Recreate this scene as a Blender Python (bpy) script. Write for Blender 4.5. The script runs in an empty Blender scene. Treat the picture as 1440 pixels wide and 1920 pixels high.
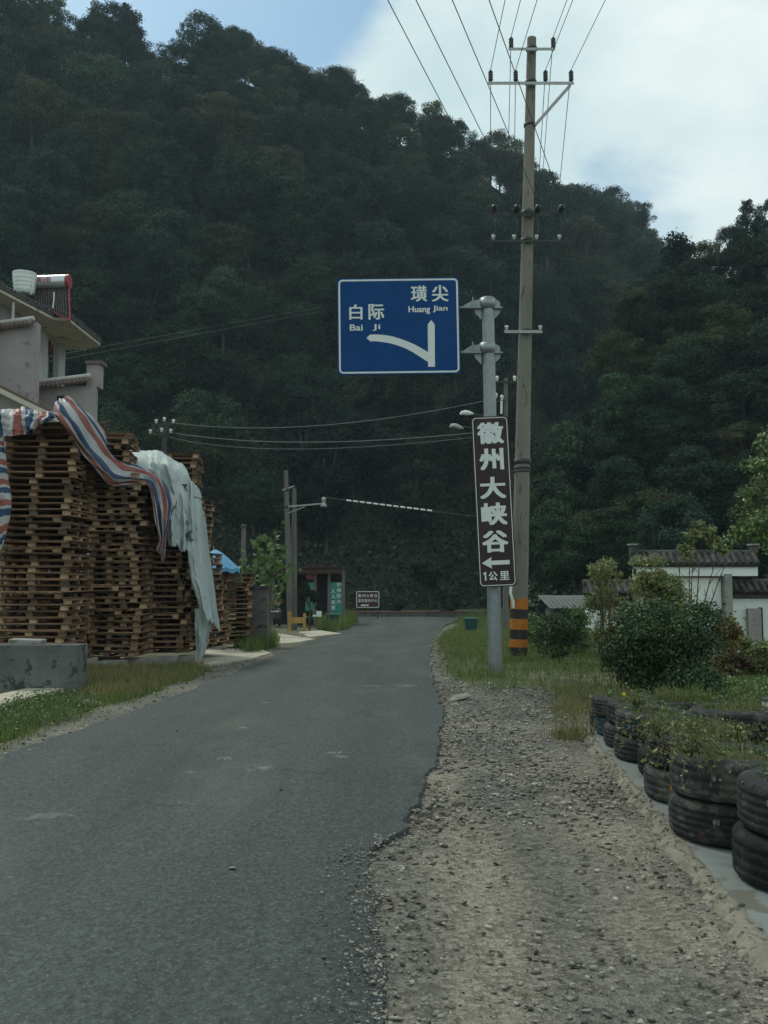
import bpy, math, random
import numpy as np
from mathutils import Vector, Matrix

random.seed(7)
RNG = np.random.default_rng(11)
SC = bpy.context.scene
COL = SC.collection
R = math.radians

# ------------------------------------------------------------------ camera, light, exposure
FPX, HZ, CH = 1700.0, 1085.0, 1.45          # focal length and horizon row of the 1440x1920 photograph, eye height
PITCH = math.atan((HZ - 960.0) / FPX)
cam_d = bpy.data.cameras.new('camera'); cam = bpy.data.objects.new('camera', cam_d); COL.objects.link(cam)
cam_d.sensor_fit = 'HORIZONTAL'; cam_d.sensor_width = 36.0; cam_d.lens = FPX / 1440.0 * 36.0
cam_d.clip_start = 0.1; cam_d.clip_end = 3000.0
cam.location = (0, 0, CH); cam.rotation_euler = (math.pi / 2 + PITCH, 0, 0)
SC.camera = cam
SC.view_settings.view_transform = 'Standard'; SC.view_settings.look = 'None'
SC.view_settings.exposure = 0.0; SC.view_settings.gamma = 1.0
try:
    SC.cycles.max_bounces = 6; SC.cycles.diffuse_bounces = 3; SC.cycles.glossy_bounces = 2
    SC.cycles.transmission_bounces = 3; SC.cycles.volume_bounces = 0; SC.cycles.caustics_reflective = False
    SC.cycles.use_denoising = True
except Exception:
    pass

SUN_EL, SUN_AZ = 52.0, -38.0                 # degrees; azimuth from +Y, negative = to the left
world = bpy.data.worlds.new('World'); SC.world = world; world.use_nodes = True
def build_world():
    nt = world.node_tree; nt.nodes.clear(); N = nt.nodes; L = nt.links
    out = N.new('ShaderNodeOutputWorld'); mix = N.new('ShaderNodeMixShader')
    sky = N.new('ShaderNodeTexSky'); sky.sky_type = 'NISHITA'; sky.sun_disc = False
    sky.sun_elevation = R(SUN_EL); sky.sun_rotation = R(SUN_AZ); sky.air_density = 1.0; sky.dust_density = 0.8; sky.ozone_density = 0.6
    b1 = N.new('ShaderNodeBackground'); b1.inputs[1].default_value = 0.13
    b2 = N.new('ShaderNodeBackground'); b2.inputs[1].default_value = 1.0
    tc = N.new('ShaderNodeTexCoord')
    def noise(scale, detail, rough, vec):
        n = N.new('ShaderNodeTexNoise'); n.inputs['Scale'].default_value = scale
        n.inputs['Detail'].default_value = detail; n.inputs['Roughness'].default_value = rough
        L.new(vec, n.inputs['Vector']); return n.outputs['Fac']
    mp = N.new('ShaderNodeMapping'); mp.inputs['Scale'].default_value = (1, 1, 1.9)
    L.new(tc.outputs['Generated'], mp.inputs['Vector'])
    n1 = noise(3.2, 8, 0.58, mp.outputs['Vector']); n2 = noise(9.0, 6, 0.55, mp.outputs['Vector'])
    def math_n(op, a, b):
        m = N.new('ShaderNodeMath'); m.operation = op
        for i, v in enumerate((a, b)):
            if v is None: continue
            if isinstance(v, (int, float)): m.inputs[i].default_value = v
            else: L.new(v, m.inputs[i])
        return m.outputs[0]
    def hole(px, py, width):                 # a patch of blue sky around one direction
        u, v = (px - 720) / FPX, (960 - py) / FPX
        d = Vector((u, math.cos(PITCH) - v * math.sin(PITCH), math.sin(PITCH) + v * math.cos(PITCH))).normalized()
        vm = N.new('ShaderNodeVectorMath'); vm.operation = 'DISTANCE'
        L.new(tc.outputs['Generated'], vm.inputs[0]); vm.inputs[1].default_value = d
        mr = N.new('ShaderNodeMapRange'); mr.interpolation_type = 'SMOOTHSTEP'
        mr.inputs['From Min'].default_value = 0.0; mr.inputs['From Max'].default_value = width
        mr.inputs['To Min'].default_value = 1.0; mr.inputs['To Max'].default_value = 0.0
        L.new(vm.outputs['Value'], mr.inputs['Value']); return mr.outputs['Result']
    f = math_n('ADD', math_n('MULTIPLY', n1, 0.9), math_n('MULTIPLY', n2, 0.35))
    f = math_n('ADD', f, 0.18)
    for px, py, w, k in ((330, -40, 0.24, 0.72), (560, -60, 0.15, 0.5), (1215, 400, 0.12, 0.30), (1080, 330, 0.10, 0.12), (-200, -260, 0.4, 0.4)):
        f = math_n('SUBTRACT', f, math_n('MULTIPLY', hole(px, py, w), k))
    mr = N.new('ShaderNodeMapRange'); mr.interpolation_type = 'SMOOTHSTEP'
    mr.inputs['From Min'].default_value = 0.26; mr.inputs['From Max'].default_value = 0.62
    L.new(f, mr.inputs['Value'])
    ramp = N.new('ShaderNodeValToRGB'); e = ramp.color_ramp.elements
    e[0].position = 0.35; e[0].color = (0.60, 0.77, 0.80, 1); e[1].position = 0.64; e[1].color = (0.87, 0.97, 0.95, 1)
    L.new(n1, ramp.inputs['Fac']); L.new(ramp.outputs['Color'], b2.inputs['Color'])
    tint = N.new('ShaderNodeMix'); tint.data_type = 'RGBA'; tint.blend_type = 'MULTIPLY'; tint.inputs['Factor'].default_value = 1.0
    L.new(sky.outputs['Color'], tint.inputs['A']); tint.inputs['B'].default_value = (.88, 1.08, 1.0, 1); L.new(tint.outputs['Result'], b1.inputs['Color'])
    L.new(mr.outputs['Result'], mix.inputs[0]); L.new(b1.outputs[0], mix.inputs[1]); L.new(b2.outputs[0], mix.inputs[2])
    L.new(mix.outputs[0], out.inputs[0])
build_world()

sun_d = bpy.data.lights.new('sun', 'SUN'); sun = bpy.data.objects.new('sun', sun_d); COL.objects.link(sun)
sun_d.energy = 1.8; sun_d.angle = R(8); sun_d.color = (0.98, 0.97, 0.86)
_sd = Vector((math.sin(R(SUN_AZ)) * math.cos(R(SUN_EL)), math.cos(R(SUN_AZ)) * math.cos(R(SUN_EL)), math.sin(R(SUN_EL))))
sun.rotation_euler = _sd.to_track_quat('Z', 'Y').to_euler()
sun.location = (-20, 20, 40)

# ------------------------------------------------------------------ placing helpers
CP, SP = math.cos(PITCH), math.sin(PITCH)
def slope(py):
    v = (960 - py) / FPX
    return (SP + v * CP) / (CP - v * SP)
def P(px, py, Y):
    """World point seen at photograph pixel (px, py) at the distance Y ahead of the camera."""
    u, v = (px - 720) / FPX, (960 - py) / FPX
    k = Y / (CP - v * SP)
    return Vector((u * k, Y, CH + (SP + v * CP) * k))
_TY = np.array([-80, 0, 13, 20, 30, 45, 60, 75, 120, 400.0]); _TZ = np.array([0, 0, 0, -.12, -.50, -1.02, -1.13, -1.1, -.8, 0.0])
def zt(Y):
    """Height of the valley floor at the distance Y."""
    return float(np.mean(np.interp(np.asarray(Y) + np.linspace(-4, 4, 9), _TY, _TZ))) if Y > 9 else 0.0
def G(px, py):
    """Point of the valley floor seen at a pixel."""
    a, b = 1.0, 90.0
    f = lambda Y: P(px, py, Y).z - zt(Y)
    for _ in range(60):
        m = (a + b) / 2
        if f(m) > 0: a = m
        else: b = m
    p = P(px, py, a); p.z = zt(a); return p
def mpp(Y): return Y / FPX                    # metres per photograph pixel at Y

# ------------------------------------------------------------------ object helpers
def tag(o, label=None, cat=None, group=None, kind=None):
    if label: o['label'] = label
    if cat: o['category'] = cat
    if group: o['group'] = group
    if kind: o['kind'] = kind
    return o
def thing(name, label, cat, loc=(0, 0, 0), rz=0.0, group=None):
    o = bpy.data.objects.new(name, None); COL.objects.link(o); o.empty_display_size = 0.2
    o.location = loc; o.rotation_euler = (0, 0, rz)
    return tag(o, label, cat, group)
def link_mesh(name, me, parent=None):
    o = bpy.data.objects.new(name, me); COL.objects.link(o)
    if parent is not None: o.parent = parent
    return o
def np_mesh(name, V, F, mats, smooth=False, uv=None, midx=None):
    """Mesh from numpy arrays; F is (n, k) with one k for all faces."""
    me = bpy.data.meshes.new(name); V = np.asarray(V, dtype=np.float32); F = np.asarray(F, dtype=np.int32)
    n, k = F.shape
    me.vertices.add(len(V)); me.vertices.foreach_set('co', V.ravel())
    me.loops.add(n * k); me.loops.foreach_set('vertex_index', F.ravel())
    me.polygons.add(n)
    me.polygons.foreach_set('loop_start', np.arange(0, n * k, k, dtype=np.int32))
    me.polygons.foreach_set('loop_total', np.full(n, k, dtype=np.int32))
    if smooth: me.polygons.foreach_set('use_smooth', np.ones(n, dtype=bool))
    for m in (mats if isinstance(mats, (list, tuple)) else [mats]): me.materials.append(m)
    if midx is not None: me.polygons.foreach_set('material_index', np.asarray(midx, dtype=np.int32))
    if uv is not None:
        l = me.uv_layers.new(name='UVMap'); l.data.foreach_set('uv', np.asarray(uv, dtype=np.float32)[F.ravel()].ravel())
    me.update(calc_edges=True); me.validate()
    return me
class MB:
    """Collects simple shapes into one mesh."""
    def __init__(s): s.v = []; s.f = []; s.m = []; s.sm = []
    def add(s, V, F, mi=0, smooth=False):
        b = len(s.v); s.v += [tuple(p) for p in V]
        for f in F: s.f.append([b + i for i in f]); s.m.append(mi); s.sm.append(smooth)
        return s
    def box(s, c, size, rz=0, mi=0, M=None, jit=0):
        x, y, z = (d / 2 for d in size); V = []
        for sx, sy, sz in ((-1,-1,-1),(1,-1,-1),(1,1,-1),(-1,1,-1),(-1,-1,1),(1,-1,1),(1,1,1),(-1,1,1)):
            p = Vector((sx * x + random.uniform(-jit, jit), sy * y + random.uniform(-jit, jit), sz * z + random.uniform(-jit, jit)))
            p = (M @ p) if M is not None else (Matrix.Rotation(rz, 3, 'Z') @ p)
            V.append(p + Vector(c))
        return s.add(V, ((3,2,1,0),(4,5,6,7),(0,1,5,4),(1,2,6,5),(2,3,7,6),(3,0,4,7)), mi)
    def bar(s, a, b, w, h, mi=0, up=(0, 0, 1)):
        a, b = Vector(a), Vector(b); d = b - a; L = d.length; d.normalize()
        u = Vector(up); 
        if abs(d.dot(u)) > .98: u = Vector((0, 1, 0))
        sd = d.cross(u).normalized(); u = sd.cross(d)
        M = Matrix((d, sd, u)).transposed()
        return s.box((a + b) / 2, (L, w, h), M=M, mi=mi)
    def tube(s, pts, rad, n=10, mi=0, caps=True, smooth=True):
        pts = [Vector(p) for p in pts]; k = len(pts)
        rad = [rad] * k if isinstance(rad, (int, float)) else list(rad)
        V = []; F = []; prev = None
        for i, p in enumerate(pts):
            t = (pts[min(i + 1, k - 1)] - pts[max(i - 1, 0)]).normalized()
            if prev is None:
                a = Vector((1, 0, 0)) if abs(t.x) < .9 else Vector((0, 1, 0)); u = (a - t * a.dot(t)).normalized()
            else: u = (prev - t * prev.dot(t)).normalized()
            prev = u; w = t.cross(u)
            for j in range(n):
                a = 2 * math.pi * j / n; V.append(p + (u * math.cos(a) + w * math.sin(a)) * rad[i])
        for i in range(k - 1):
            for j in range(n): F.append((i*n+j, i*n+(j+1) % n, (i+1)*n+(j+1) % n, (i+1)*n+j))
        s.add(V, F, mi, smooth)
        if caps: s.add(V[:n], [tuple(range(n))[::-1]], mi); s.add(V[-n:], [tuple(range(n))], mi)
        return s
    def lathe(s, prof, c=(0, 0, 0), n=24, mi=0, closed=False, smooth=True, M=None):
        V = []; F = []; k = len(prof)
        for r, z in prof:
            for j in range(n):
                a = 2 * math.pi * j / n; p = Vector((r * math.cos(a), r * math.sin(a), z))
                if M is not None: p = M @ p
                V.append(p + Vector(c))
        for i in range(k if closed else k - 1):
            for j in range(n):
                i2 = (i + 1) % k; F.append((i*n+j, i*n+(j+1) % n, i2*n+(j+1) % n, i2*n+j))
        return s.add(V, F, mi, smooth)
    def prism(s, poly, axis_vec, mi=0):
        """Extrudes a flat polygon (3-D points, in order) along a vector."""
        a = [Vector(p) for p in poly]; b = [p + Vector(axis_vec) for p in a]; n = len(a)
        s.add(a + b, [tuple(range(n))[::-1], tuple(range(n, 2 * n))] + [(i, (i+1) % n, n + (i+1) % n, n + i) for i in range(n)], mi)
        return s
    def build(s, name, mats, parent=None, bevel=0):
        me = bpy.data.meshes.new(name); me.from_pydata(s.v, [], s.f)
        for m in (mats if isinstance(mats, (list, tuple)) else [mats]): me.materials.append(m)
        me.polygons.foreach_set('material_index', s.m); me.polygons.foreach_set('use_smooth', s.sm)
        me.update(); o = link_mesh(name, me, parent)
        if bevel:
            b = o.modifiers.new('b', 'BEVEL'); b.width = bevel; b.segments = 2; b.limit_method = 'ANGLE'
        return o
def fix_normals(o):
    import bmesh
    bm = bmesh.new(); bm.from_mesh(o.data); bmesh.ops.recalc_face_normals(bm, faces=bm.faces); bm.to_mesh(o.data); bm.free()
    return o
def dup(root, loc=None, rz=None, label=None, group=None):
    r = root.copy(); COL.objects.link(r)
    if loc is not None: r.location = loc
    if rz is not None: r.rotation_euler = (0, 0, rz)
    if label: r['label'] = label
    if group: r['group'] = group
    for ch in list(root.children):
        c = ch.copy(); COL.objects.link(c); c.parent = r
        for g in list(ch.children):
            d = g.copy(); COL.objects.link(d); d.parent = c
    return r

# ------------------------------------------------------------------ materials
def srgb(r, g, b):
    f = lambda c: (c / 255 / 12.92) if c / 255 <= .04045 else ((c / 255 + .055) / 1.055) ** 2.4
    return (f(r), f(g), f(b))
def mat(name, c1, c2=None, scale=6.0, rough=0.8, bump=0.0, bscale=30.0, metal=0.0, rand=0.0, island=0.0, spec=0.3, stretch=(1, 1, 1), detail=5.0, c3=None, c3scale=60.0, c3at=0.62):
    """Two colours mixed by noise, optional specks, bump, and variation per object or per mesh island."""
    m = bpy.data.materials.new(name); m.use_nodes = True; nt = m.node_tree; N, L = nt.nodes, nt.links
    b = N['Principled BSDF']; b.inputs['Roughness'].default_value = rough; b.inputs['Metallic'].default_value = metal
    b.inputs['Specular IOR Level'].default_value = spec
    c2 = c2 or tuple(x * .8 for x in c1)
    tc = N.new('ShaderNodeTexCoord'); mp = N.new('ShaderNodeMapping'); mp.inputs['Scale'].default_value = stretch
    L.new(tc.outputs['Object'], mp.inputs['Vector'])
    def noise(sc, det=detail):
        n = N.new('ShaderNodeTexNoise'); n.inputs['Scale'].default_value = sc; n.inputs['Detail'].default_value = det
        n.inputs['Roughness'].default_value = .6; L.new(mp.outputs['Vector'], n.inputs['Vector']); return n
    n1 = noise(scale); rp = N.new('ShaderNodeValToRGB'); e = rp.color_ramp.elements
    e[0].position = .33; e[0].color = (*c1, 1); e[1].position = .67; e[1].color = (*c2, 1)
    L.new(n1.outputs['Fac'], rp.inputs['Fac']); col = rp.outputs['Color']
    if c3:
        n3 = noise(c3scale, 3); r3 = N.new('ShaderNodeValToRGB'); e = r3.color_ramp.elements
        e[0].position = c3at; e[0].color = (0, 0, 0, 1); e[1].position = min(c3at + .06, 1); e[1].color = (1, 1, 1, 1)
        L.new(n3.outputs['Fac'], r3.inputs['Fac'])
        mx = N.new('ShaderNodeMix'); mx.data_type = 'RGBA'; L.new(r3.outputs['Color'], mx.inputs['Factor'])
        L.new(col, mx.inputs['A']); mx.inputs['B'].default_value = (*c3, 1); col = mx.outputs['Result']
    for src, amt in (('o', rand), ('i', island)):
        if amt:
            if src == 'o': q = N.new('ShaderNodeObjectInfo').outputs['Random']
            else: q = N.new('ShaderNodeNewGeometry').outputs['Random Per Island']
            mr = N.new('ShaderNodeMapRange'); mr.inputs['To Min'].default_value = 1 - amt; mr.inputs['To Max'].default_value = 1 + amt
            L.new(q, mr.inputs['Value']); hs = N.new('ShaderNodeHueSaturation'); L.new(mr.outputs['Result'], hs.inputs['Value'])
            L.new(col, hs.inputs['Color']); col = hs.outputs['Color']
    L.new(col, b.inputs['Base Color'])
    if bump:
        nb = noise(bscale); bp = N.new('ShaderNodeBump'); bp.inputs['Strength'].default_value = bump; bp.inputs['Distance'].default_value = .02
        L.new(nb.outputs['Fac'], bp.inputs['Height']); L.new(bp.outputs['Normal'], b.inputs['Normal'])
    return m
def leaf_mat(name, cols, rough=.55, trans=.25, rand=.25, spec=.35):
    """Leaf colour picked per leaf from a ramp, with some light through the blade."""
    m = bpy.data.materials.new(name); m.use_nodes = True; nt = m.node_tree; N, L = nt.nodes, nt.links
    b = N['Principled BSDF']; out = N['Material Output']; b.inputs['Roughness'].default_value = rough; b.inputs['Specular IOR Level'].default_value = spec
    g = N.new('ShaderNodeNewGeometry'); rp = N.new('ShaderNodeValToRGB'); els = rp.color_ramp.elements
    for i, c in enumerate(cols):
        p = i / max(1, len(cols) - 1); e = els[i] if i < 2 else els.new(p)
        e.position = p; e.color = (*c, 1)
    if len(cols) > 2:
        for i, (e, c) in enumerate(zip(rp.color_ramp.elements, cols)): e.position = i / (len(cols) - 1); e.color = (*c, 1)
    L.new(g.outputs['Random Per Island'], rp.inputs['Fac'])
    oi = N.new('ShaderNodeObjectInfo'); mr = N.new('ShaderNodeMapRange'); mr.inputs['To Min'].default_value = 1 - rand; mr.inputs['To Max'].default_value = 1 + rand
    L.new(oi.outputs['Random'], mr.inputs['Value']); hs = N.new('ShaderNodeHueSaturation')
    L.new(mr.outputs['Result'], hs.inputs['Value']); L.new(rp.outputs['Color'], hs.inputs['Color'])
    L.new(hs.outputs['Color'], b.inputs['Base Color'])
    if trans:
        t = N.new('ShaderNodeBsdfTranslucent'); L.new(hs.outputs['Color'], t.inputs['Color'])
        mx = N.new('ShaderNodeMixShader'); mx.inputs[0].default_value = trans
        L.new(b.outputs[0], mx.inputs[1]); L.new(t.outputs[0], mx.inputs[2]); L.new(mx.outputs[0], out.inputs['Surface'])
    return m
M = {}
M['concrete'] = mat('concrete', (.22,.22,.20), (.30,.295,.27), 3, .9, .3, 40, c3=(.14,.14,.125), c3scale=9, c3at=.6)
M['concrete_dark'] = mat('concrete_dark', (.085,.09,.085), (.15,.15,.14), 2.2, .92, .4, 25, c3=(.05,.055,.05), c3scale=5, c3at=.55)
M['slab'] = mat('slab', (.135,.155,.15), (.185,.205,.195), 1.6, .9, .3, 60, c3=(.12,.115,.095), c3scale=3.5, c3at=.55)
M['mortar'] = mat('mortar', (.17,.16,.125), (.26,.24,.19), 6, .95, .9, 35, c3=(.115,.105,.08), c3scale=14, c3at=.54)
M['pole_concrete'] = mat('pole_concrete', (.15,.145,.125), (.215,.205,.175), 2.5, .9, .25, 60, stretch=(1, 1, .25), c3=(.10,.095,.075), c3scale=12, c3at=.6)
M['galv'] = mat('galv', (.20,.23,.235), (.27,.30,.305), 9, .5, .05, 80, metal=.55, spec=.5)
M['steel'] = mat('steel', (.26,.28,.27), (.36,.38,.36), 12, .5, .05, 60, metal=.3, spec=.5)
M['tin'] = mat('tin', (.07,.08,.08), (.105,.115,.11), 3, .7, c3=(.10,.08,.06), c3scale=4, c3at=.6)
M['dark_steel'] = mat('dark_steel', (.03,.033,.035), (.06,.062,.062), 12, .6)
M['insulator_dark'] = mat('insulator_dark', (.018,.018,.022), (.035,.035,.04), 12, .4, spec=.5)
M['porcelain'] = mat('porcelain', (.62,.64,.62), (.75,.76,.74), 12, .25, spec=.5)
M['wire'] = mat('wire', (.07,.075,.08), (.10,.105,.11), 4, .6)
M['orange_paint'] = mat('orange_paint', (.46,.17,.02), (.38,.135,.02), 9, .7, .1, c3=(.16,.075,.03), c3scale=18, c3at=.6)
M['black_paint'] = mat('black_paint', (.022,.022,.022), (.038,.036,.032), 9, .7, .1, c3=(.085,.075,.055), c3scale=22, c3at=.64)
M['white_plastic'] = mat('white_plastic', (.60,.66,.62), (.7,.74,.70), 5, .5)
M['sign_blue'] = mat('sign_blue', (.004,.045,.155), (.006,.056,.185), 2.5, .6, spec=.12)
M['sign_white'] = mat('sign_white', (.58,.63,.62), (.65,.69,.67), 6, .5)
M['sign_brown'] = mat('sign_brown', (.024,.014,.014), (.034,.019,.019), 3, .5)
M['sign_maroon'] = mat('sign_maroon', (.05,.018,.018), (.065,.022,.022), 3, .5)
M['white_wall'] = mat('white_wall', (.74,.80,.76), (.62,.68,.64), 1.2, .9, .15, 20, c3=(.34,.36,.34), c3scale=3, c3at=.66)
M['pink_wall'] = mat('pink_wall', (.335,.30,.29), (.27,.245,.24), 1.3, .9, .2, 12, c3=(.20,.17,.165), c3scale=2.5, c3at=.6)
M['pale_wall'] = mat('pale_wall', (.45,.46,.45), (.36,.37,.36), 1.5, .9)
M['soffit'] = mat('soffit', (.56,.515,.43), (.46,.42,.36), 1.0, .9, c3=(.22,.19,.16), c3scale=2.0, c3at=.62)
M['tile'] = mat('tile', (.045,.047,.048), (.095,.09,.085), 5, .85, .4, 10, c3=(.03,.035,.028), c3scale=4, c3at=.55)
M['tile_brown'] = mat('tile_brown', (.11,.075,.065), (.17,.125,.11), 5, .85, .4, 10)
M['cap_white'] = mat('cap_white', (.55,.55,.52), (.42,.42,.40), 3, .85)
M['dark_void'] = mat('dark_void', (.02,.02,.02), (.035,.033,.03), 2, .9)
M['glass_dark'] = mat('glass_dark', (.02,.024,.026), (.03,.035,.036), 2, .12, spec=.6)
M['red_cloth'] = mat('red_cloth', (.22,.03,.025), (.16,.025,.02), 3, .8)
M['red_metal'] = mat('red_metal', (.28,.025,.03), (.20,.02,.025), 4, .45, spec=.5)
M['tank_metal'] = mat('tank_metal', (.55,.57,.58), (.45,.47,.48), 3, .3, metal=.5, spec=.5)
M['tube_dark'] = mat('tube_dark', (.025,.012,.014), (.04,.016,.018), 6, .25, spec=.6)
M['wood'] = mat('wood', (.195,.118,.068), (.088,.055,.036), 3, .9, .3, 25, rand=.5, island=.6, stretch=(1, 1, 4))
M['wood_end'] = mat('wood_end', (.30,.205,.125), (.15,.10,.064), 3, .9, .3, 25, rand=.4, island=.65)
M['wood_grey'] = mat('wood_grey', (.105,.10,.088), (.16,.15,.13), 2, .9, .3, 30, stretch=(4, 4, .5))
M['wood_yellow'] = mat('wood_yellow', (.42,.27,.075), (.33,.20,.06), 5, .7)
M['bark'] = mat('bark', (.055,.045,.034), (.085,.07,.052), 5, .95, .4, 20)
M['twig'] = mat('twig', (.075,.052,.036), (.11,.085,.06), 5, .95)
M['rubber'] = mat('rubber', (.016,.018,.019), (.030,.032,.031), 7, .8, .5, 45, rand=.55, spec=.25, c3=(.062,.060,.050), c3scale=7, c3at=.53)
M['rubber_blue'] = mat('rubber_blue', (.02,.04,.055), (.035,.06,.075), 6, .8, .3, 40)
M['blue_paint'] = mat('blue_paint', (.05,.17,.24), (.03,.06,.075), 45, .8)
M['white_paint'] = mat('white_paint', (.20,.205,.20), (.04,.04,.04), 45, .85)
M['rust_paint'] = mat('rust_paint', (.10,.05,.03), (.03,.025,.02), 45, .9)
M['soil'] = mat('soil', (.045,.036,.024), (.085,.068,.045), 10, .95, .6, 30)
M['bin_green'] = mat('bin_green', (.012,.062,.052), (.016,.075,.062), 4, .5)
M['teal_banner'] = mat('teal_banner', (.055,.26,.20), (.035,.17,.15), 2.0, .7)
M['umbrella_blue'] = mat('umbrella_blue', (.13,.33,.52), (.10,.28,.46), 3, .7)
M['beam_brown'] = mat('beam_brown', (.045,.028,.022), (.07,.045,.034), 3, .85)
M['brick'] = mat('brick', (.13,.075,.05), (.19,.11,.075), 4, .9, .4, 12)
M['stone'] = mat('stone', (.10,.10,.09), (.24,.225,.19), 3, .9, island=.85)
M['flower_yellow'] = mat('flower_yellow', (.75,.55,.05), (.7,.45,.03), 4, .6)
M['flower_white'] = mat('flower_white', (.75,.72,.6), (.7,.68,.6), 4, .6)
# foliage
M['leaf_hill'] = [leaf_mat('leaf_hill_dark', [(.012,.026,.020), (.020,.040,.026), (.034,.056,.032)], rand=.48, trans=.12, rough=.8, spec=.12),
                  leaf_mat('leaf_hill_mid', [(.018,.038,.022), (.030,.056,.029), (.048,.076,.038)], rand=.48, trans=.12, rough=.8, spec=.12),
                  leaf_mat('leaf_hill_olive', [(.040,.050,.022), (.060,.070,.030), (.075,.080,.036)], rand=.30, trans=.12, rough=.8, spec=.12),
                  leaf_mat('leaf_hill_light', [(.050,.080,.026), (.075,.105,.034), (.10,.13,.042)], rand=.2, trans=.2, rough=.8, spec=.12)]
M['leaf_bush'] = leaf_mat('leaf_bush', [(.018,.042,.018), (.030,.064,.024), (.046,.082,.030), (.075,.11,.042)], .5, .2, .1, .25)
M['leaf_green'] = leaf_mat('leaf_green', [(.045,.095,.026), (.075,.135,.038), (.11,.165,.05)], .5, .3, .1)
M['leaf_pale'] = leaf_mat('leaf_pale', [(.08,.115,.035), (.13,.165,.055), (.19,.21,.08), (.22,.215,.09)], .55, .3, .1)
M['leaf_bright'] = leaf_mat('leaf_bright', [(.05,.10,.025), (.085,.15,.035), (.13,.20,.05), (.20,.26,.10)], .45, .3, .1, .5)
M['leaf_gold'] = leaf_mat('leaf_gold', [(.08,.10,.025), (.15,.14,.03), (.20,.15,.035), (.14,.06,.03)], .55, .3, .1)
M['leaf_red'] = leaf_mat('leaf_red', [(.05,.055,.025), (.085,.06,.03), (.10,.045,.03), (.07,.085,.035)], .55, .3, .1)
M['grass'] = leaf_mat('grass_blade', [(.065,.115,.030), (.095,.15,.04), (.14,.185,.055), (.19,.20,.08)], .6, .3, .1, .2)
M['grass_dry'] = leaf_mat('grass_dry', [(.12,.13,.05), (.19,.175,.07), (.25,.21,.10), (.17,.11,.06)], .7, .3, .1, .2)
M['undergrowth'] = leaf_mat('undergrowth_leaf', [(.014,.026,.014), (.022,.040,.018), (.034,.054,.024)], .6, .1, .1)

def tarp_mat():
    m = bpy.data.materials.new('striped_tarp'); m.use_nodes = True; nt = m.node_tree; N, L = nt.nodes, nt.links
    b = N['Principled BSDF']; b.inputs['Roughness'].default_value = .5; out = N['Material Output']
    uv = N.new('ShaderNodeUVMap'); sx = N.new('ShaderNodeSeparateXYZ'); L.new(uv.outputs[0], sx.inputs[0])
    fr = N.new('ShaderNodeMath'); fr.operation = 'FRACT'; L.new(sx.outputs['X'], fr.inputs[0])
    rp = N.new('ShaderNodeValToRGB'); rp.color_ramp.interpolation = 'CONSTANT'; els = rp.color_ramp.elements
    W, Rd, B = (.60,.62,.63,1), (.44,.125,.095,1), (.030,.085,.20,1)
    seq = [(0, W), (.17, Rd), (.45, W), (.58, B), (.86, W)]
    while len(els) < len(seq): els.new(.5)
    for e, (p, c) in zip(els, seq): e.position = p; e.color = c
    L.new(fr.outputs[0], rp.inputs['Fac'])
    tc = N.new('ShaderNodeTexCoord'); nz = N.new('ShaderNodeTexNoise'); nz.inputs['Scale'].default_value = 4; nz.inputs['Detail'].default_value = 6
    L.new(tc.outputs['Object'], nz.inputs['Vector'])
    mx = N.new('ShaderNodeMix'); mx.data_type = 'RGBA'; mx.blend_type = 'MULTIPLY'; mx.inputs['Factor'].default_value = .55
    L.new(rp.outputs['Color'], mx.inputs['A']); L.new(nz.outputs['Fac'], mx.inputs['B']); L.new(mx.outputs['Result'], b.inputs['Base Color'])
    t = N.new('ShaderNodeBsdfTranslucent'); L.new(mx.outputs['Result'], t.inputs['Color']); ms = N.new('ShaderNodeMixShader'); ms.inputs[0].default_value = .3
    L.new(b.outputs[0], ms.inputs[1]); L.new(t.outputs[0], ms.inputs[2]); L.new(ms.outputs[0], out.inputs['Surface'])
    return m
M['tarp_striped'] = tarp_mat()
def sheet_mat():
    m = mat('pale_tarp', (.52,.60,.59), (.44,.51,.50), 2.0, .55, .15, 12, c3=(.10,.11,.11), c3scale=2.2, c3at=.68)
    nt = m.node_tree; N, L = nt.nodes, nt.links; b = N['Principled BSDF']; t = N.new('ShaderNodeBsdfTranslucent')
    L.new(b.inputs['Base Color'].links[0].from_socket, t.inputs['Color']); ms = N.new('ShaderNodeMixShader'); ms.inputs[0].default_value = .3
    L.new(b.outputs[0], ms.inputs[1]); L.new(t.outputs[0], ms.inputs[2]); L.new(ms.outputs[0], N['Material Output'].inputs['Surface'])
    return m
M['tarp_pale'] = sheet_mat()

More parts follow.
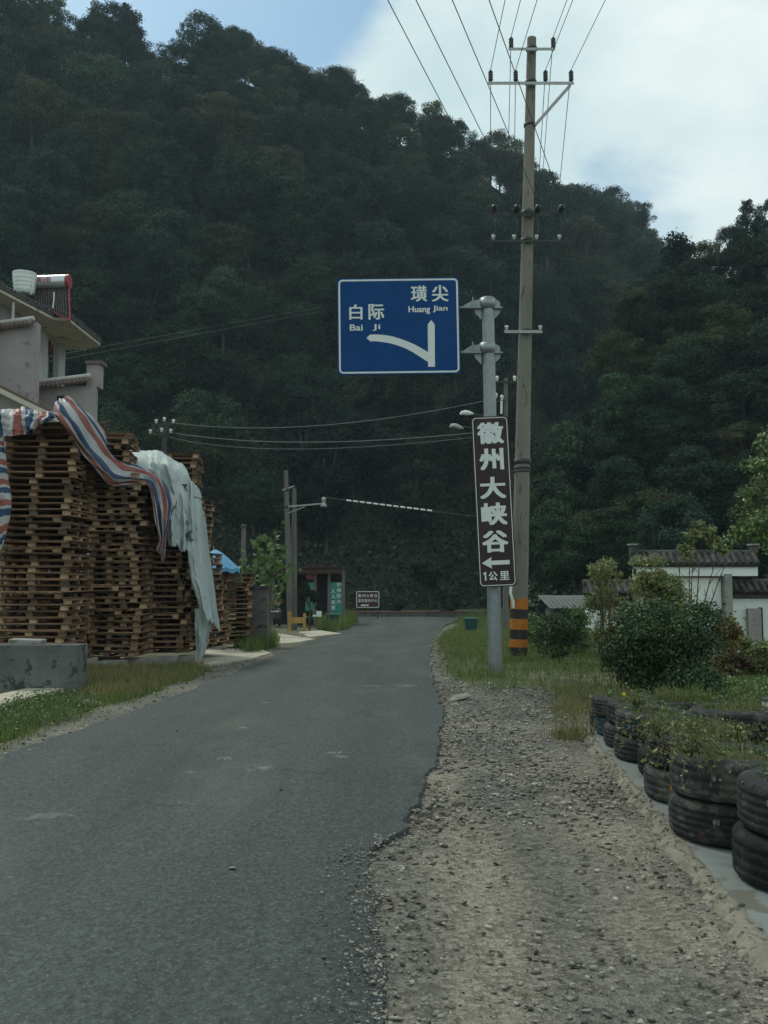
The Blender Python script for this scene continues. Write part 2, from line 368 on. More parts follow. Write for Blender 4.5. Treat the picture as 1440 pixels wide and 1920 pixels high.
def asphalt_mat():
    m = bpy.data.materials.new('asphalt'); m.use_nodes = True; nt = m.node_tree; N, L = nt.nodes, nt.links
    b = N['Principled BSDF']; b.inputs['Roughness'].default_value = .85; b.inputs['Specular IOR Level'].default_value = .35
    tc = N.new('ShaderNodeTexCoord')
    def noise(sc, det, stretch=(1, 1, 1), rough=.6):
        mp = N.new('ShaderNodeMapping'); mp.inputs['Scale'].default_value = stretch; L.new(tc.outputs['Object'], mp.inputs['Vector'])
        n = N.new('ShaderNodeTexNoise'); n.inputs['Scale'].default_value = sc; n.inputs['Detail'].default_value = det; n.inputs['Roughness'].default_value = rough
        L.new(mp.outputs['Vector'], n.inputs['Vector']); return n.outputs['Fac']
    def ramp(f, a, ca, bb, cb):
        r = N.new('ShaderNodeValToRGB'); e = r.color_ramp.elements; e[0].position = a; e[0].color = (*ca, 1); e[1].position = bb; e[1].color = (*cb, 1)
        L.new(f, r.inputs['Fac']); return r.outputs['Color']
    def mixc(mode, fac, a, c):
        x = N.new('ShaderNodeMix'); x.data_type = 'RGBA'; x.blend_type = mode
        if isinstance(fac, (int, float)): x.inputs['Factor'].default_value = fac
        else: L.new(fac, x.inputs['Factor'])
        L.new(a, x.inputs['A'])
        if isinstance(c, tuple): x.inputs['B'].default_value = (*c, 1)
        else: L.new(c, x.inputs['B'])
        return x.outputs['Result']
    base = ramp(noise(.55, 5, (1, .3, 1)), .32, (.032,.042,.042), .68, (.051,.062,.061))
    tracks = ramp(noise(.9, 3, (1, .05, 1)), .4, (.82,.82,.82), .62, (1.12,1.12,1.10))
    c = mixc('MULTIPLY', 1.0, base, tracks)
    grain = ramp(noise(42, 4, (1, .7, 1), .75), .36, (.42,.42,.42), .64, (1.62,1.62,1.60))
    c = mixc('MULTIPLY', .75, c, grain)
    grain2 = ramp(noise(17, 3, (1, .6, 1), .7), .36, (.74,.74,.74), .64, (1.26,1.26,1.25)); c = mixc('MULTIPLY', .35, c, grain2)
    cr = N.new('ShaderNodeTexVoronoi'); cr.feature = 'DISTANCE_TO_EDGE'; cr.inputs['Scale'].default_value = .55
    wp = N.new('ShaderNodeMapping'); L.new(tc.outputs['Object'], wp.inputs['Vector']); nzv = N.new('ShaderNodeTexNoise'); nzv.inputs['Scale'].default_value = 2.2; nzv.inputs['Detail'].default_value = 5; L.new(tc.outputs['Object'], nzv.inputs['Vector'])
    ad = N.new('ShaderNodeVectorMath'); ad.operation = 'MULTIPLY_ADD'; L.new(nzv.outputs['Color'], ad.inputs[0]); ad.inputs[1].default_value = (.9, .9, 0); L.new(wp.outputs['Vector'], ad.inputs[2]); L.new(ad.outputs['Vector'], cr.inputs['Vector'])
    crack = ramp(cr.outputs['Distance'], .0, (.35,.35,.35), .010, (1,1,1)); cm = ramp(noise(.5, 2), .50, (0,0,0), .56, (1,1,1)); c = mixc('MULTIPLY', cm, c, crack)
    v = N.new('ShaderNodeTexVoronoi'); v.inputs['Scale'].default_value = 70; L.new(tc.outputs['Object'], v.inputs['Vector'])
    pits = ramp(v.outputs['Distance'], .12, (.5,.5,.5), .35, (1,1,1)); c = mixc('MULTIPLY', .5, c, pits)
    v2 = N.new('ShaderNodeTexVoronoi'); v2.inputs['Scale'].default_value = 105; L.new(tc.outputs['Object'], v2.inputs['Vector']); sc_ = N.new('ShaderNodeSeparateColor'); L.new(v2.outputs['Color'], sc_.inputs[0])
    chip = ramp(sc_.outputs[0], .90, (0,0,0), .93, (.5,.5,.5)); c = mixc('MIX', chip, c, (.12,.128,.122)); pit2 = ramp(sc_.outputs[1], .88, (0,0,0), .92, (.6,.6,.6)); c = mixc('MIX', pit2, c, (.018,.022,.022))
    scuff = ramp(noise(2.6, 4, (.7, 1.6, 1), .5), .705, (0,0,0), .76, (1,1,1))
    fine = ramp(noise(30, 2), .5, (0,0,0), .6, (1,1,1)); sc2 = mixc('MULTIPLY', 1.0, scuff, fine)
    c = mixc('MIX', sc2, c, (.26,.27,.25))
    dust = ramp(noise(.8, 6, (1.4, .5, 1)), .52, (0,0,0), .78, (.5,.5,.5)); c = mixc('MIX', dust, c, (.125,.12,.10))
    for (x_, y_, rx, ry) in [(float(G(a_, b_).x), float(G(a_, b_).y), c_, d_) for a_, b_, c_, d_ in ((85, 1536, .20, .16), (455, 1370, .07, .10), (490, 1446, .24, .12), (765, 1290, .22, .22), (700, 1291, .30, .12), (640, 1425, .10, .08), (360, 1455, .10, .07), (655, 1200, .6, .35), (20, 1655, .05, .03), (500, 1322, .10, .10))]:
        vm = N.new('ShaderNodeMapping'); vm.vector_type = 'POINT'; vm.inputs['Location'].default_value = (-x_ / rx, -y_ / ry, 0); vm.inputs['Scale'].default_value = (1 / rx, 1 / ry, 0); L.new(tc.outputs['Object'], vm.inputs['Vector'])
        ln_ = N.new('ShaderNodeVectorMath'); ln_.operation = 'LENGTH'; L.new(vm.outputs['Vector'], ln_.inputs[0])
        sm = N.new('ShaderNodeMath'); sm.operation = 'SUBTRACT'; L.new(noise(11, 5, (1, 1, 1), .7), sm.inputs[0]); dv = N.new('ShaderNodeMath'); dv.operation = 'MULTIPLY'; L.new(ln_.outputs['Value'], dv.inputs[0]); dv.inputs[1].default_value = .26; L.new(dv.outputs[0], sm.inputs[1])
        c = mixc('MIX', ramp(sm.outputs[0], .33, (0, 0, 0), .50, (.55, .55, .55)), c, (.19, .20, .185))
    L.new(c, b.inputs['Base Color'])
    bp = N.new('ShaderNodeBump'); bp.inputs['Strength'].default_value = .55; bp.inputs['Distance'].default_value = .006
    L.new(noise(110, 3), bp.inputs['Height']); L.new(bp.outputs['Normal'], b.inputs['Normal'])
    return m
M['asphalt'] = asphalt_mat()
def gravel_mat():
    m = bpy.data.materials.new('gravel_bed'); m.use_nodes = True; nt = m.node_tree; N, L = nt.nodes, nt.links
    b = N['Principled BSDF']; b.inputs['Roughness'].default_value = .95; b.inputs['Specular IOR Level'].default_value = .15
    tc = N.new('ShaderNodeTexCoord')
    def noise(sc, det, st=(1, 1, 1)):
        mp = N.new('ShaderNodeMapping'); mp.inputs['Scale'].default_value = st; L.new(tc.outputs['Object'], mp.inputs['Vector'])
        n = N.new('ShaderNodeTexNoise'); n.inputs['Scale'].default_value = sc; n.inputs['Detail'].default_value = det; L.new(mp.outputs['Vector'], n.inputs['Vector']); return n.outputs['Fac']
    r = N.new('ShaderNodeValToRGB'); e = r.color_ramp.elements; e[0].position = .36; e[0].color = (.100,.097,.085,1); e[1].position = .66; e[1].color = (.185,.172,.138,1)
    el = e.new(.5); el.color = (.126,.121,.103,1); L.new(noise(1.1, 6, (1, .55, 1)), r.inputs['Fac'])
    sx = N.new('ShaderNodeSeparateXYZ'); L.new(tc.outputs['Object'], sx.inputs[0])   # two dusty wheel tracks
    wb = N.new('ShaderNodeMath'); wb.operation = 'MULTIPLY_ADD'; L.new(noise(.45, 3), wb.inputs[0]); wb.inputs[1].default_value = .75; L.new(sx.outputs['X'], wb.inputs[2])
    tr = N.new('ShaderNodeValToRGB'); e2 = tr.color_ramp.elements; e2[0].position = .30; e2[0].color = (0,0,0,1); e2[1].position = 1.0; e2[1].color = (0,0,0,1)
    for p_, v_ in ((.38, 1), (.46, .9), (.54, 0), (.72, 0), (.80, .55), (.88, 0)): q_ = e2.new(p_); q_.color = (v_, v_, v_, 1)
    hf = N.new('ShaderNodeMath'); hf.operation = 'MULTIPLY_ADD'; L.new(wb.outputs[0], hf.inputs[0]); hf.inputs[1].default_value = .5; hf.inputs[2].default_value = 0.0
    L.new(hf.outputs[0], tr.inputs['Fac'])
    dm = N.new('ShaderNodeMath'); dm.operation = 'MULTIPLY'; L.new(tr.outputs['Color'], dm.inputs[0]); L.new(noise(2.5, 5), dm.inputs[1])
    tmx = N.new('ShaderNodeMix'); tmx.data_type = 'RGBA'; L.new(dm.outputs[0], tmx.inputs['Factor']); L.new(r.outputs['Color'], tmx.inputs['A']); tmx.inputs['B'].default_value = (.245, .223, .172, 1)
    v = N.new('ShaderNodeTexVoronoi'); v.inputs['Scale'].default_value = 42; L.new(tc.outputs['Object'], v.inputs['Vector'])
    sep = N.new('ShaderNodeSeparateColor'); L.new(v.outputs['Color'], sep.inputs[0])
    mr = N.new('ShaderNodeMapRange'); mr.inputs['To Min'].default_value = .62; mr.inputs['To Max'].default_value = 1.35; L.new(sep.outputs[0], mr.inputs['Value'])
    hs = N.new('ShaderNodeHueSaturation'); L.new(tmx.outputs['Result'], hs.inputs['Color']); L.new(mr.outputs['Result'], hs.inputs['Value'])
    g = N.new('ShaderNodeValToRGB'); e = g.color_ramp.elements; e[0].position = .35; e[0].color = (.6,.6,.6,1); e[1].position = .65; e[1].color = (1.3,1.3,1.3,1); L.new(noise(130, 3), g.inputs['Fac'])
    mx = N.new('ShaderNodeMix'); mx.data_type = 'RGBA'; mx.blend_type = 'MULTIPLY'; mx.inputs['Factor'].default_value = .9
    L.new(hs.outputs['Color'], mx.inputs['A']); L.new(g.outputs['Color'], mx.inputs['B']); L.new(mx.outputs['Result'], b.inputs['Base Color'])
    bp = N.new('ShaderNodeBump'); bp.inputs['Strength'].default_value = .8; bp.inputs['Distance'].default_value = .012
    L.new(v.outputs['Distance'], bp.inputs['Height']); L.new(bp.outputs['Normal'], b.inputs['Normal'])
    return m
M['gravel_bed'] = gravel_mat()
M['ground'] = mat('ground', (.095,.098,.055), (.14,.13,.085), 1.2, .95, .5, 25, c3=(.05,.06,.028), c3scale=3.5, c3at=.52)
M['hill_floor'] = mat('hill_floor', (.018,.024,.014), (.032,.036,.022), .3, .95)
M['apron'] = mat('apron', (.34,.31,.235), (.42,.39,.31), 1.4, .9, .25, 30, c3=(.25,.225,.17), c3scale=4, c3at=.6)

# ------------------------------------------------------------------ setting: ground, road, shoulder, pavement
def noise2(x, y, seed=0):
    """Cheap smooth pseudo-noise in -1..1."""
    s = seed * 1.7
    return (np.sin(x * 1.31 + y * .73 + s) + np.sin(x * -.61 + y * 1.57 + 2.1 * s + 1) + np.sin(x * 2.3 - y * 1.9 + s * .7) * .6 + np.sin(x * 3.7 + y * 3.1 + s) * .35) / 2.95
ZT = np.vectorize(zt)
def grid_mesh(name, X, Y, Z, m, kind='structure', smooth=True):
    h, w = X.shape; V = np.stack([X, Y, Z], -1).reshape(-1, 3); i = np.arange(h * w).reshape(h, w)
    F = np.stack([i[:-1, :-1], i[:-1, 1:], i[1:, 1:], i[1:, :-1]], -1).reshape(-1, 4)
    o = link_mesh(name, np_mesh(name, V, F, m, smooth)); o['kind'] = kind; return o
ys = np.concatenate([np.linspace(-60, 0, 12), np.linspace(1, 70, 100), np.linspace(75, 320, 30), np.linspace(360, 1500, 10)])
xs = np.concatenate([np.linspace(-1200, -80, 12), np.linspace(-60, 60, 81), np.linspace(80, 1200, 12)])
gx, gy = np.meshgrid(xs, ys); gz = ZT(gy) - .03 + .02 * noise2(gx * .8, gy * .8)
grid_mesh('ground', gx, gy, gz - np.where((gx > -4.6) & (gx < 2.4) & (gy < 60), .05, 0), M['ground'])

r_px = [(735, 2600), (715, 1920), (712, 1800), (706, 1700), (692, 1606), (745, 1567), (790, 1500), (820, 1420), (832, 1335), (815, 1290), (806, 1245), (810, 1200), (832, 1174), (868, 1160), (960, 1154)]
l_px = [(-900, 1700), (-300, 1510), (0, 1428), (100, 1388), (240, 1342), (350, 1300), (440, 1264), (520, 1230), (600, 1199), (650, 1176), (672, 1166), (560, 1155)]
RP = np.array([tuple(G(*p))[:2] for p in r_px]); LP = np.array([tuple(G(*p))[:2] for p in l_px])
def road_r(y): return np.interp(y, RP[:, 1], RP[:, 0])
def road_l(y): return np.interp(y, LP[:, 1], LP[:, 0])
def build_road():
    Y = np.concatenate([np.linspace(-8, 2, 12), np.linspace(2.1, 16, 420), np.linspace(16.2, 63, 130)])
    xr = road_r(Y) + .035 * noise2(Y * 5, Y * 0, 3) + .02 * noise2(Y * 17, Y * 0, 5) + .012 * noise2(Y * 43, Y * 0, 6)
    xl = road_l(Y) + .05 * noise2(Y * 4, Y * 0, 8) + .03 * noise2(Y * 13, Y * 0, 9)
    t = np.concatenate([[0, 0], np.linspace(0.004, .996, 15), [1, 1]])
    X = xl[:, None] + (xr - xl)[:, None] * t[None]
    Z = ZT(Y)[:, None] + np.interp(Y, [3.6, 5], [.016, .030])[:, None] + 0 * X + .006 * noise2(X, np.repeat(Y[:, None], X.shape[1], 1) * .6, 2)
    Z[:, 0] -= .08; Z[:, -1] -= .08
    X[:, 0] -= .02; X[:, -1] += .012
    grid_mesh('road', X, np.repeat(Y[:, None], X.shape[1], 1), Z, M['asphalt'], smooth=False)
build_road()
def kerb_x(y): return 1.455 + .077 * (np.asarray(y) - 3.55)
KX = 1.50                                      # kerb line, parallel to the road
def build_shoulder():
    x = np.linspace(-.6, 2.9, 130); y = np.linspace(1.6, 13.2, 420)
    X, Y = np.meshgrid(x, y)
    Z = ZT(Y) + .004 + .010 * noise2(X * 3, Y * 2.2, 1) + .006 * noise2(X * 13, Y * 11, 2) + .004 * noise2(X * 31, Y * 29, 4)
    Z += .02 * np.clip((X - .9) / .6, 0, 1) * (Y < 9)
    grid_mesh('shoulder', X, Y, Z, M['gravel_bed'])
    y = np.linspace(13.0, 45, 120); e = road_r(y); w = .30 + .12 * noise2(y * 2, y * 0, 5)
    t = np.linspace(0, 1, 6)
    X = (e - .1)[:, None] + t[None] * (w + .1)[:, None]; Y = np.repeat(y[:, None], 6, 1)
    grid_mesh('shoulder_strip', X, Y, ZT(Y) + .015 - .03 * t[None] ** 2, M['gravel_bed'])
    y = np.linspace(2, 22, 200); e = road_l(y); w = .42 + .2 * noise2(y * 1.7, y * 0, 3)   # dusty verge along the left edge
    X = (e + .06)[:, None] - t[None] * (w + .1)[:, None]; Y = np.repeat(y[:, None], 6, 1)
    grid_mesh('verge_strip', X, Y, ZT(Y) + .012 + .012 * noise2(X * 6, Y * 6), M['gravel_bed'])
build_shoulder()
def rwalk(n, width, seed):
    g = np.random.default_rng(seed).normal(size=n + 4 * width); k = np.hanning(2 * width + 1); k /= np.sqrt((k ** 2).sum()); return np.convolve(g, k, 'same')[2 * width:2 * width + n]
def build_pavement():
    y = np.linspace(1.5, 8.75, 520)
    edge = kerb_x(y) + .025 + .008 * noise2(y * 3, y * 0, 1)
    t = np.array([0, .0, .02, .3, .6, 1.0]); X = edge[:, None] + t[None] * 2.1; Y = np.repeat(y[:, None], 6, 1)
    Z = np.full_like(X, .050); Z[:, 0] = -.02
    grid_mesh('pavement', X, Y, Z, M['slab'], smooth=False)
    prof = np.array([[-.075, -.02], [-.055, .018], [-.03, .045], [-.005, .058], [.03, .057], [.042, .052]])
    n_ = len(y); wob = .016 * rwalk(n_, 40, 1) + .010 * rwalk(n_, 9, 2) + .006 * rwalk(n_, 3, 3); zj = np.stack([.008 * rwalk(n_, 6, 10 + q) + .005 * rwalk(n_, 2, 20 + q) for q in range(6)], 1)
    X = kerb_x(y)[:, None] + prof[None, :, 0] + wob[:, None] * np.array([1.3, 1.2, 1, .7, .3, .2])[None]
    Y = np.repeat(y[:, None], 6, 1); Z = np.repeat(prof[None, :, 1], len(y), 0) + zj * np.array([0, 1, 1.2, 1, .4, 0])[None]
    grid_mesh('kerb', X, Y, Z, M['mortar'])
build_pavement()
def apron(name, px, m, z=.02):
    mb = MB(); pts = [G(*p) for p in px]
    top = [Vector((p.x, p.y, zt(p.y) + z)) for p in pts]
    mb.prism([(p.x, p.y, p.z - z - .15) for p in top], (0, 0, 0)) if False else None
    n = len(top); low = [p - Vector((0, 0, z + .15)) for p in top]
    mb.add(top + low, [tuple(range(n))] + [(i, n + i, n + (i+1) % n, (i+1) % n) for i in range(n)])
    o = fix_normals(mb.build(name, m)); o['kind'] = 'structure'; return o
apron('forecourt', [(366, 1252), (470, 1238), (508, 1226), (470, 1214), (430, 1214), (384, 1222)], M['apron'], .03)
apron('driveway', [(500, 1212), (560, 1207), (590, 1201), (520, 1190), (500, 1196)], M['apron'], .05)
apron('driveway', [(580, 1197), (640, 1190), (600, 1184), (560, 1187)], M['apron'], .05)

def stones():
    """Loose stones on the shoulder, denser towards its middle and its edges with road and kerb."""
    ico = []; t = (1 + 5 ** .5) / 2
    for a, b in ((-1, t), (1, t), (-1, -t), (1, -t)): ico += [(a, b, 0), (0, a, b), (b, 0, a)]
    ico = np.array(ico) / 1.9
    from mathutils import geometry
    import bmesh
    bm = bmesh.new(); bmesh.ops.create_icosphere(bm, subdivisions=1, radius=1.0)
    base = np.array([v.co[:] for v in bm.verts]); faces = np.array([[v.index for v in f.verts] for f in bm.faces]); bm.free()
    V, F = [], []; nb = len(base); k = 0
    def put(x, y, z, s):
        nonlocal k
        rot = Matrix.Rotation(random.uniform(0, 6.28), 3, 'Z') @ Matrix.Rotation(random.uniform(-.5, .5), 3, 'X')
        p = base * (1 + RNG.uniform(-.36, .36, (nb, 1))) * np.array([s * random.uniform(.9, 1.9), s * random.uniform(.7, 1.1), s * random.uniform(.3, .6)])
        p = p @ np.array(rot).T + np.array([x, y, z]); V.append(p); F.append(faces + k * nb); k += 1
    while k < 15000:
        y = 2.0 + 10.3 * random.random() ** 1.25; lo = float(road_r(y)) - .03; hi = float(kerb_x(y)) - .05 if y < 8.5 else 1.8 + (y - 8.5) * .12
        x = random.uniform(lo, hi)
        dens = .30 + .35 * float(noise2(x * 2.2, y * 1.3, 6)) + (.35 if y > 5.5 else 0) + (.3 if x < lo + .22 else 0) + (.2 if x > hi - .3 else 0)
        if random.random() > dens: continue
        s = .0028 + .0115 * random.random() ** 3.2 * (1.3 if y > 5 else 1); put(x, y, zt(y) + .012 + (.012 if x > 1 else 0), s)
    for _ in range(700):
        y = random.uniform(2.3, 8.6); x = float(kerb_x(y)) + random.gauss(-.03, .05); put(x, y, zt(y) + (.058 if abs(x - float(kerb_x(y))) < .05 else .03), .003 + .008 * random.random() ** 2.5)
    for _ in range(900):
        y = random.uniform(3, 20); x = float(road_l(y)) - random.uniform(-.12, .75); put(x, y, zt(y) + .02, .006 + .016 * random.random() ** 2)
    for _ in range(110):
        y = random.uniform(3, 18); x = random.uniform(float(road_l(y)), float(road_r(y))); put(x, y, zt(y) + .034, .004 + .007 * random.random() ** 3)
    for _ in range(1500):
        y = random.uniform(2.2, 5.2); x = float(road_r(y)) - abs(random.gauss(0, .10)) + .02; put(x, y, zt(y) + .03, .0025 + .006 * random.random() ** 3)
    for _ in range(500):
        y = random.uniform(12, 30); x = float(road_r(y)) + random.uniform(-.05, .4); put(x, y, zt(y) + .025, .01 + .02 * random.random() ** 2)
    o = link_mesh('gravel', np_mesh('gravel', np.concatenate(V), np.concatenate(F), M['stone'])); o['kind'] = 'stuff'
    o['label'] = 'loose grey stones strewn over the dirt shoulder'
stones()

# ------------------------------------------------------------------ hills and wood
def interp(tab, px): a = np.array(tab, float); return np.interp(px, a[:, 0], a[:, 1])
SKY1 = [(-700, -120), (-200, -70), (0, -25), (100, 8), (200, 22), (250, 45), (350, 45), (450, 60), (550, 92), (600, 128), (650, 140), (720, 170), (800, 182), (870, 220), (950, 270), (1010, 292), (1070, 330), (1100, 352), (1160, 352), (1200, 378), (1240, 425), (1262, 452), (1320, 520), (1500, 640), (1900, 760)]
RID1 = [(-700, 118), (0, 124), (400, 132), (800, 140), (1100, 160), (1260, 185), (1500, 190), (1900, 190)]
BAS1 = [(-700, 62), (0, 66), (400, 70), (700, 74), (1000, 80), (1300, 95), (1900, 110)]
SKY2 = [(930, 1110), (965, 1090), (980, 960), (1000, 850), (1040, 782), (1100, 738), (1130, 655), (1180, 565), (1240, 470), (1290, 440), (1330, 400), (1400, 362), (1440, 350), (1600, 250), (2100, 120)]
RID2 = [(930, 58), (1000, 60), (1130, 66), (1240, 76), (1440, 82), (2100, 86)]
BAS2 = [(930, 50), (1000, 50), (1240, 46), (1440, 43), (2100, 38)]
def hill_z(px, Y, sky, rid, bas, drop, amp, seed):
    yr, yb = interp(rid, px), interp(bas, px)
    sl = slope(interp(sky, px))
    zr = np.maximum(CH + sl * yr - drop, -.5); zb = -1.2
    s = np.clip((Y - yb) / (yr - yb), 0, 1); f = s * (.82 + .18 * s)
    x = (px - 720) / FPX * Y
    z = zb + (zr - zb) * f + amp * np.sin(np.pi * s) * (noise2(x * .085, Y * .05, seed) + .5 * noise2(x * .21, Y * .16, seed + 2))
    return np.where(Y > yr, zr - (Y - yr) * .55, np.where(Y < yb, zb, z))
def hill1(px, Y): return hill_z(px, Y, SKY1, RID1, BAS1, 8.0, 4.5, 3)
def hill2(px, Y): return hill_z(px, Y, SKY2, RID2, BAS2, 7.2, 2.2, 9)
def build_hill(name, fn, p0, p1, y0, y1):
    px = np.linspace(p0, p1, 120); Y = np.linspace(y0, y1, 90); A, B = np.meshgrid(px, Y)
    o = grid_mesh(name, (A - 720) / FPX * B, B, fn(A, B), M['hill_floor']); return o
build_hill('hill', hill1, -800, 1900, 58, 260)
build_hill('hill', hill2, 930, 2100, 37, 130)

def leaf_arrays(pos, nrm, size, aspect=.75, droop=0.0):
    """Diamond leaves: four vertices each."""
    n = len(pos); nrm = nrm / (np.linalg.norm(nrm, axis=1, keepdims=True) + 1e-9)
    r = RNG.normal(size=(n, 3)); t = r - nrm * (r * nrm).sum(1, keepdims=True); t /= (np.linalg.norm(t, axis=1, keepdims=True) + 1e-9)
    b = np.cross(nrm, t); h = size[:, None] * .5
    V = np.stack([pos - t * h, pos + b * h * aspect - nrm * h * .15, pos + t * h, pos - b * h * aspect - nrm * h * .15], 1).reshape(-1, 3)
    F = np.arange(4 * n).reshape(n, 4); return V, F
def blob_leaves(blobs, n, lo, hi, shell=.35, up=.35, jit=.7, aspect=.75):
    c = np.array([b[:3] for b in blobs]); r = np.array([b[3] for b in blobs]); w = r ** 2 / (r ** 2).sum()
    i = RNG.choice(len(blobs), n, p=w); d = RNG.normal(size=(n, 3)); d /= np.linalg.norm(d, axis=1, keepdims=True)
    d[:, 2] = np.where(RNG.random(n) < .6, np.abs(d[:, 2]), d[:, 2])
    rad = r[i] * (1 - shell * RNG.random(n) ** 1.5) * (1 + .12 * RNG.normal(size=n))
    pos = c[i] + d * rad[:, None] * np.array([1, 1, .82]); nrm = d + RNG.normal(size=(n, 3)) * jit; nrm[:, 2] += up
    return leaf_arrays(pos, nrm, RNG.uniform(lo, hi, n), aspect)
def crown_blobs(kind, rng):
    B = []
    if kind == 'round':
        for _ in range(44):
            a, z = rng.uniform(0, 6.28), rng.uniform(-.95, 1); q = math.sqrt(max(0, 1 - z * z)) * rng.uniform(.55, 1)
            B.append((3.5 * q * math.cos(a), 3.5 * q * math.sin(a), 5.4 + 3.7 * z, rng.uniform(.8, 1.6)))
    elif kind == 'wide':
        for _ in range(48):
            a, z = rng.uniform(0, 6.28), rng.uniform(-.9, 1); q = math.sqrt(max(0, 1 - z * z)) * rng.uniform(.4, 1.05)
            B.append((4.4 * q * math.cos(a), 4.0 * q * math.sin(a), 5.2 + 3.0 * z, rng.uniform(.8, 1.5)))
    elif kind == 'tall':
        for _ in range(30):
            z = rng.uniform(1.2, 10.4); q = 2.6 * math.sin(min(1, (z - 1) / 10.8) * math.pi) ** .7 * rng.uniform(.4, 1); a = rng.uniform(0, 6.28)
            B.append((q * math.cos(a), q * math.sin(a), z, rng.uniform(.75, 1.35)))
    else:
        for k in range(9):
            z = 3.2 + k * .95; q = 2.9 * (1 - k / 9.6)
            for j in range(5):
                a = rng.uniform(0, 6.28); B.append((q * .75 * math.cos(a), q * .75 * math.sin(a), z + rng.uniform(-.2, .2), .35 + .9 * (1 - k / 9)))
    return B
TREE_PROTO = []
for vi, (kind, mi, lf) in enumerate([('round', 0, 13000), ('wide', 1, 14000), ('round', 1, 13000), ('tall', 0, 11000), ('wide', 0, 14000), ('point', 0, 10000), ('round', 2, 13000), ('wide', 2, 14000), ('round', 3, 13000), ('tall', 1, 11000)]):
    rg = random.Random(100 + vi); B = crown_blobs(kind, rg)
    V, F = blob_leaves(B, lf, .13, .34, shell=.55, jit=.9, aspect=.7)
    cm = np_mesh('crown', V, F, M['leaf_hill'][mi])
    tb = MB(); top = 8.5 if kind in ('tall', 'point') else 6.0
    tb.tube([(0, 0, -1.5), (rg.uniform(-.1, .1), rg.uniform(-.1, .1), 2), (rg.uniform(-.3, .3), rg.uniform(-.3, .3), top)], [.26, .2, .07], 7)
    for b in rg.sample(B, 8):
        z0 = min(b[2] - .8, rg.uniform(2.0, 5.0)); tb.tube([(0, 0, z0), (b[0] * .5, b[1] * .5, (z0 + b[2]) / 2 + .2), (b[0], b[1], b[2])], [.1, .07, .03], 5)
    tm = tb.build('trunk', M['bark']); tmesh = tm.data; bpy.data.objects.remove(tm)
    TREE_PROTO.append((cm, tmesh, kind, mi))
TONE = ['dark green', 'mid green', 'olive', 'yellow green']
FORM = {'round': 'round', 'wide': 'broad', 'tall': 'narrow', 'point': 'pointed'}
def place_words(px, py):
    if px < 200: c = 'over the pink house'
    elif px < 430: c = 'over the pallets'
    elif px < 640: c = 'over the twin wooden poles'
    elif px < 880: c = 'behind the blue sign'
    elif px < 1010: c = 'behind the concrete pole'
    elif px < 1180: c = 'right of the concrete pole'
    else: c = 'above the white wall'
    return c
def add_tree(px, Y, z, s, vi, where, name='hillside_tree', rz=None):
    cm, tm, kind, mi = TREE_PROTO[vi]
    py = 0
    t = thing(name, f'{TONE[mi]} {FORM[kind]} tree {where}, {place_words(px, py)}', 'tree', ((px - 720) / FPX * Y, Y, z), random.uniform(0, 6.28) if rz is None else rz, 'trees of the wooded hills')
    t.scale = (s * random.uniform(.92, 1.1), s * random.uniform(.92, 1.1), s * random.uniform(.9, 1.12))
    link_mesh('crown', cm, t); link_mesh('trunk', tm, t); return t
FAR_V, FAR_F, FAR_N = [], [], 0
def far_tree(px, Y, z, s, vi):
    global FAR_N
    me = TREE_PROTO[vi][0]; n = len(me.vertices); co = np.empty(n * 3, np.float32); me.vertices.foreach_get('co', co); co = co.reshape(-1, 3)
    a = random.uniform(0, 6.28); c, q = math.cos(a), math.sin(a)
    co = np.stack([co[:, 0] * c - co[:, 1] * q, co[:, 0] * q + co[:, 1] * c, co[:, 2]], 1) * s + np.array([(px - 720) / FPX * Y, Y, z])
    FAR_V.append(co); FAR_F.append(np.arange(n).reshape(-1, 4) + FAR_N); FAR_N += n
def plant_hill(fn, sky, rid, bas, p0, p1, step, smin, smax, where, limit_px):
    rows_n = 12 if smax > 1 else 11; tot = 0
    for k in range(60):
        fr = k / rows_n
        if fr > 1.0: break
        pxs = p0
        while pxs < p1:
            px = pxs + random.uniform(-.4, .4) * step * 20
            yr, yb = float(interp(rid, px)), float(interp(bas, px))
            Y = yb + (yr - yb) * min(1.0, fr + random.uniform(-.03, .03)); Yn = Y
            z = float(fn(np.array(px), np.array(Y))); f = (Y - yb) / (yr - yb)
            s = (smin + (smax - smin) * max(0, f)) * random.uniform(.82, 1.2)
            if f > .84: s *= .74
            pxs += step * s * FPX / Y * (1.0 if f < .84 else .92)
            if z < -.3: continue
            vi = random.choices(range(10), [5, 5, 5, 3, 5, 3 if f > .85 else 1, 3, 3, 1.1, 3])[0]
            w = ('at the foot of' if f < .28 else 'halfway up' if f < .72 else 'high on' if f < .9 else 'on the crest of') + ' the ' + where
            if -limit_px < px < 1440 + limit_px: add_tree(px, Y, z, s, vi, w); tot += 1
            else: far_tree(px, Y, z, s, vi)
    pxs = p0 + 30                            # closes the crest
    while pxs < p1:
        Y = float(interp(rid, pxs)) + random.uniform(-3, 2); s = smax * random.uniform(.55, .68); z = float(fn(np.array(pxs), np.array(Y)))
        if z > 0 and -limit_px < pxs < 1440 + limit_px: add_tree(pxs, Y, z, s, random.choice((0, 1, 2, 4, 6)), 'filling the crest of the ' + where)
        pxs += 4.6 * s * FPX / Y
    return tot
n1 = plant_hill(hill1, SKY1, RID1, BAS1, -420, 1320, 6.0, .74, 1.16, 'main hill', 25)
n2 = plant_hill(hill2, SKY2, RID2, BAS2, 985, 1900, 6.0, .46, .76, 'right hill', 25)
print('trees', n1, n2)
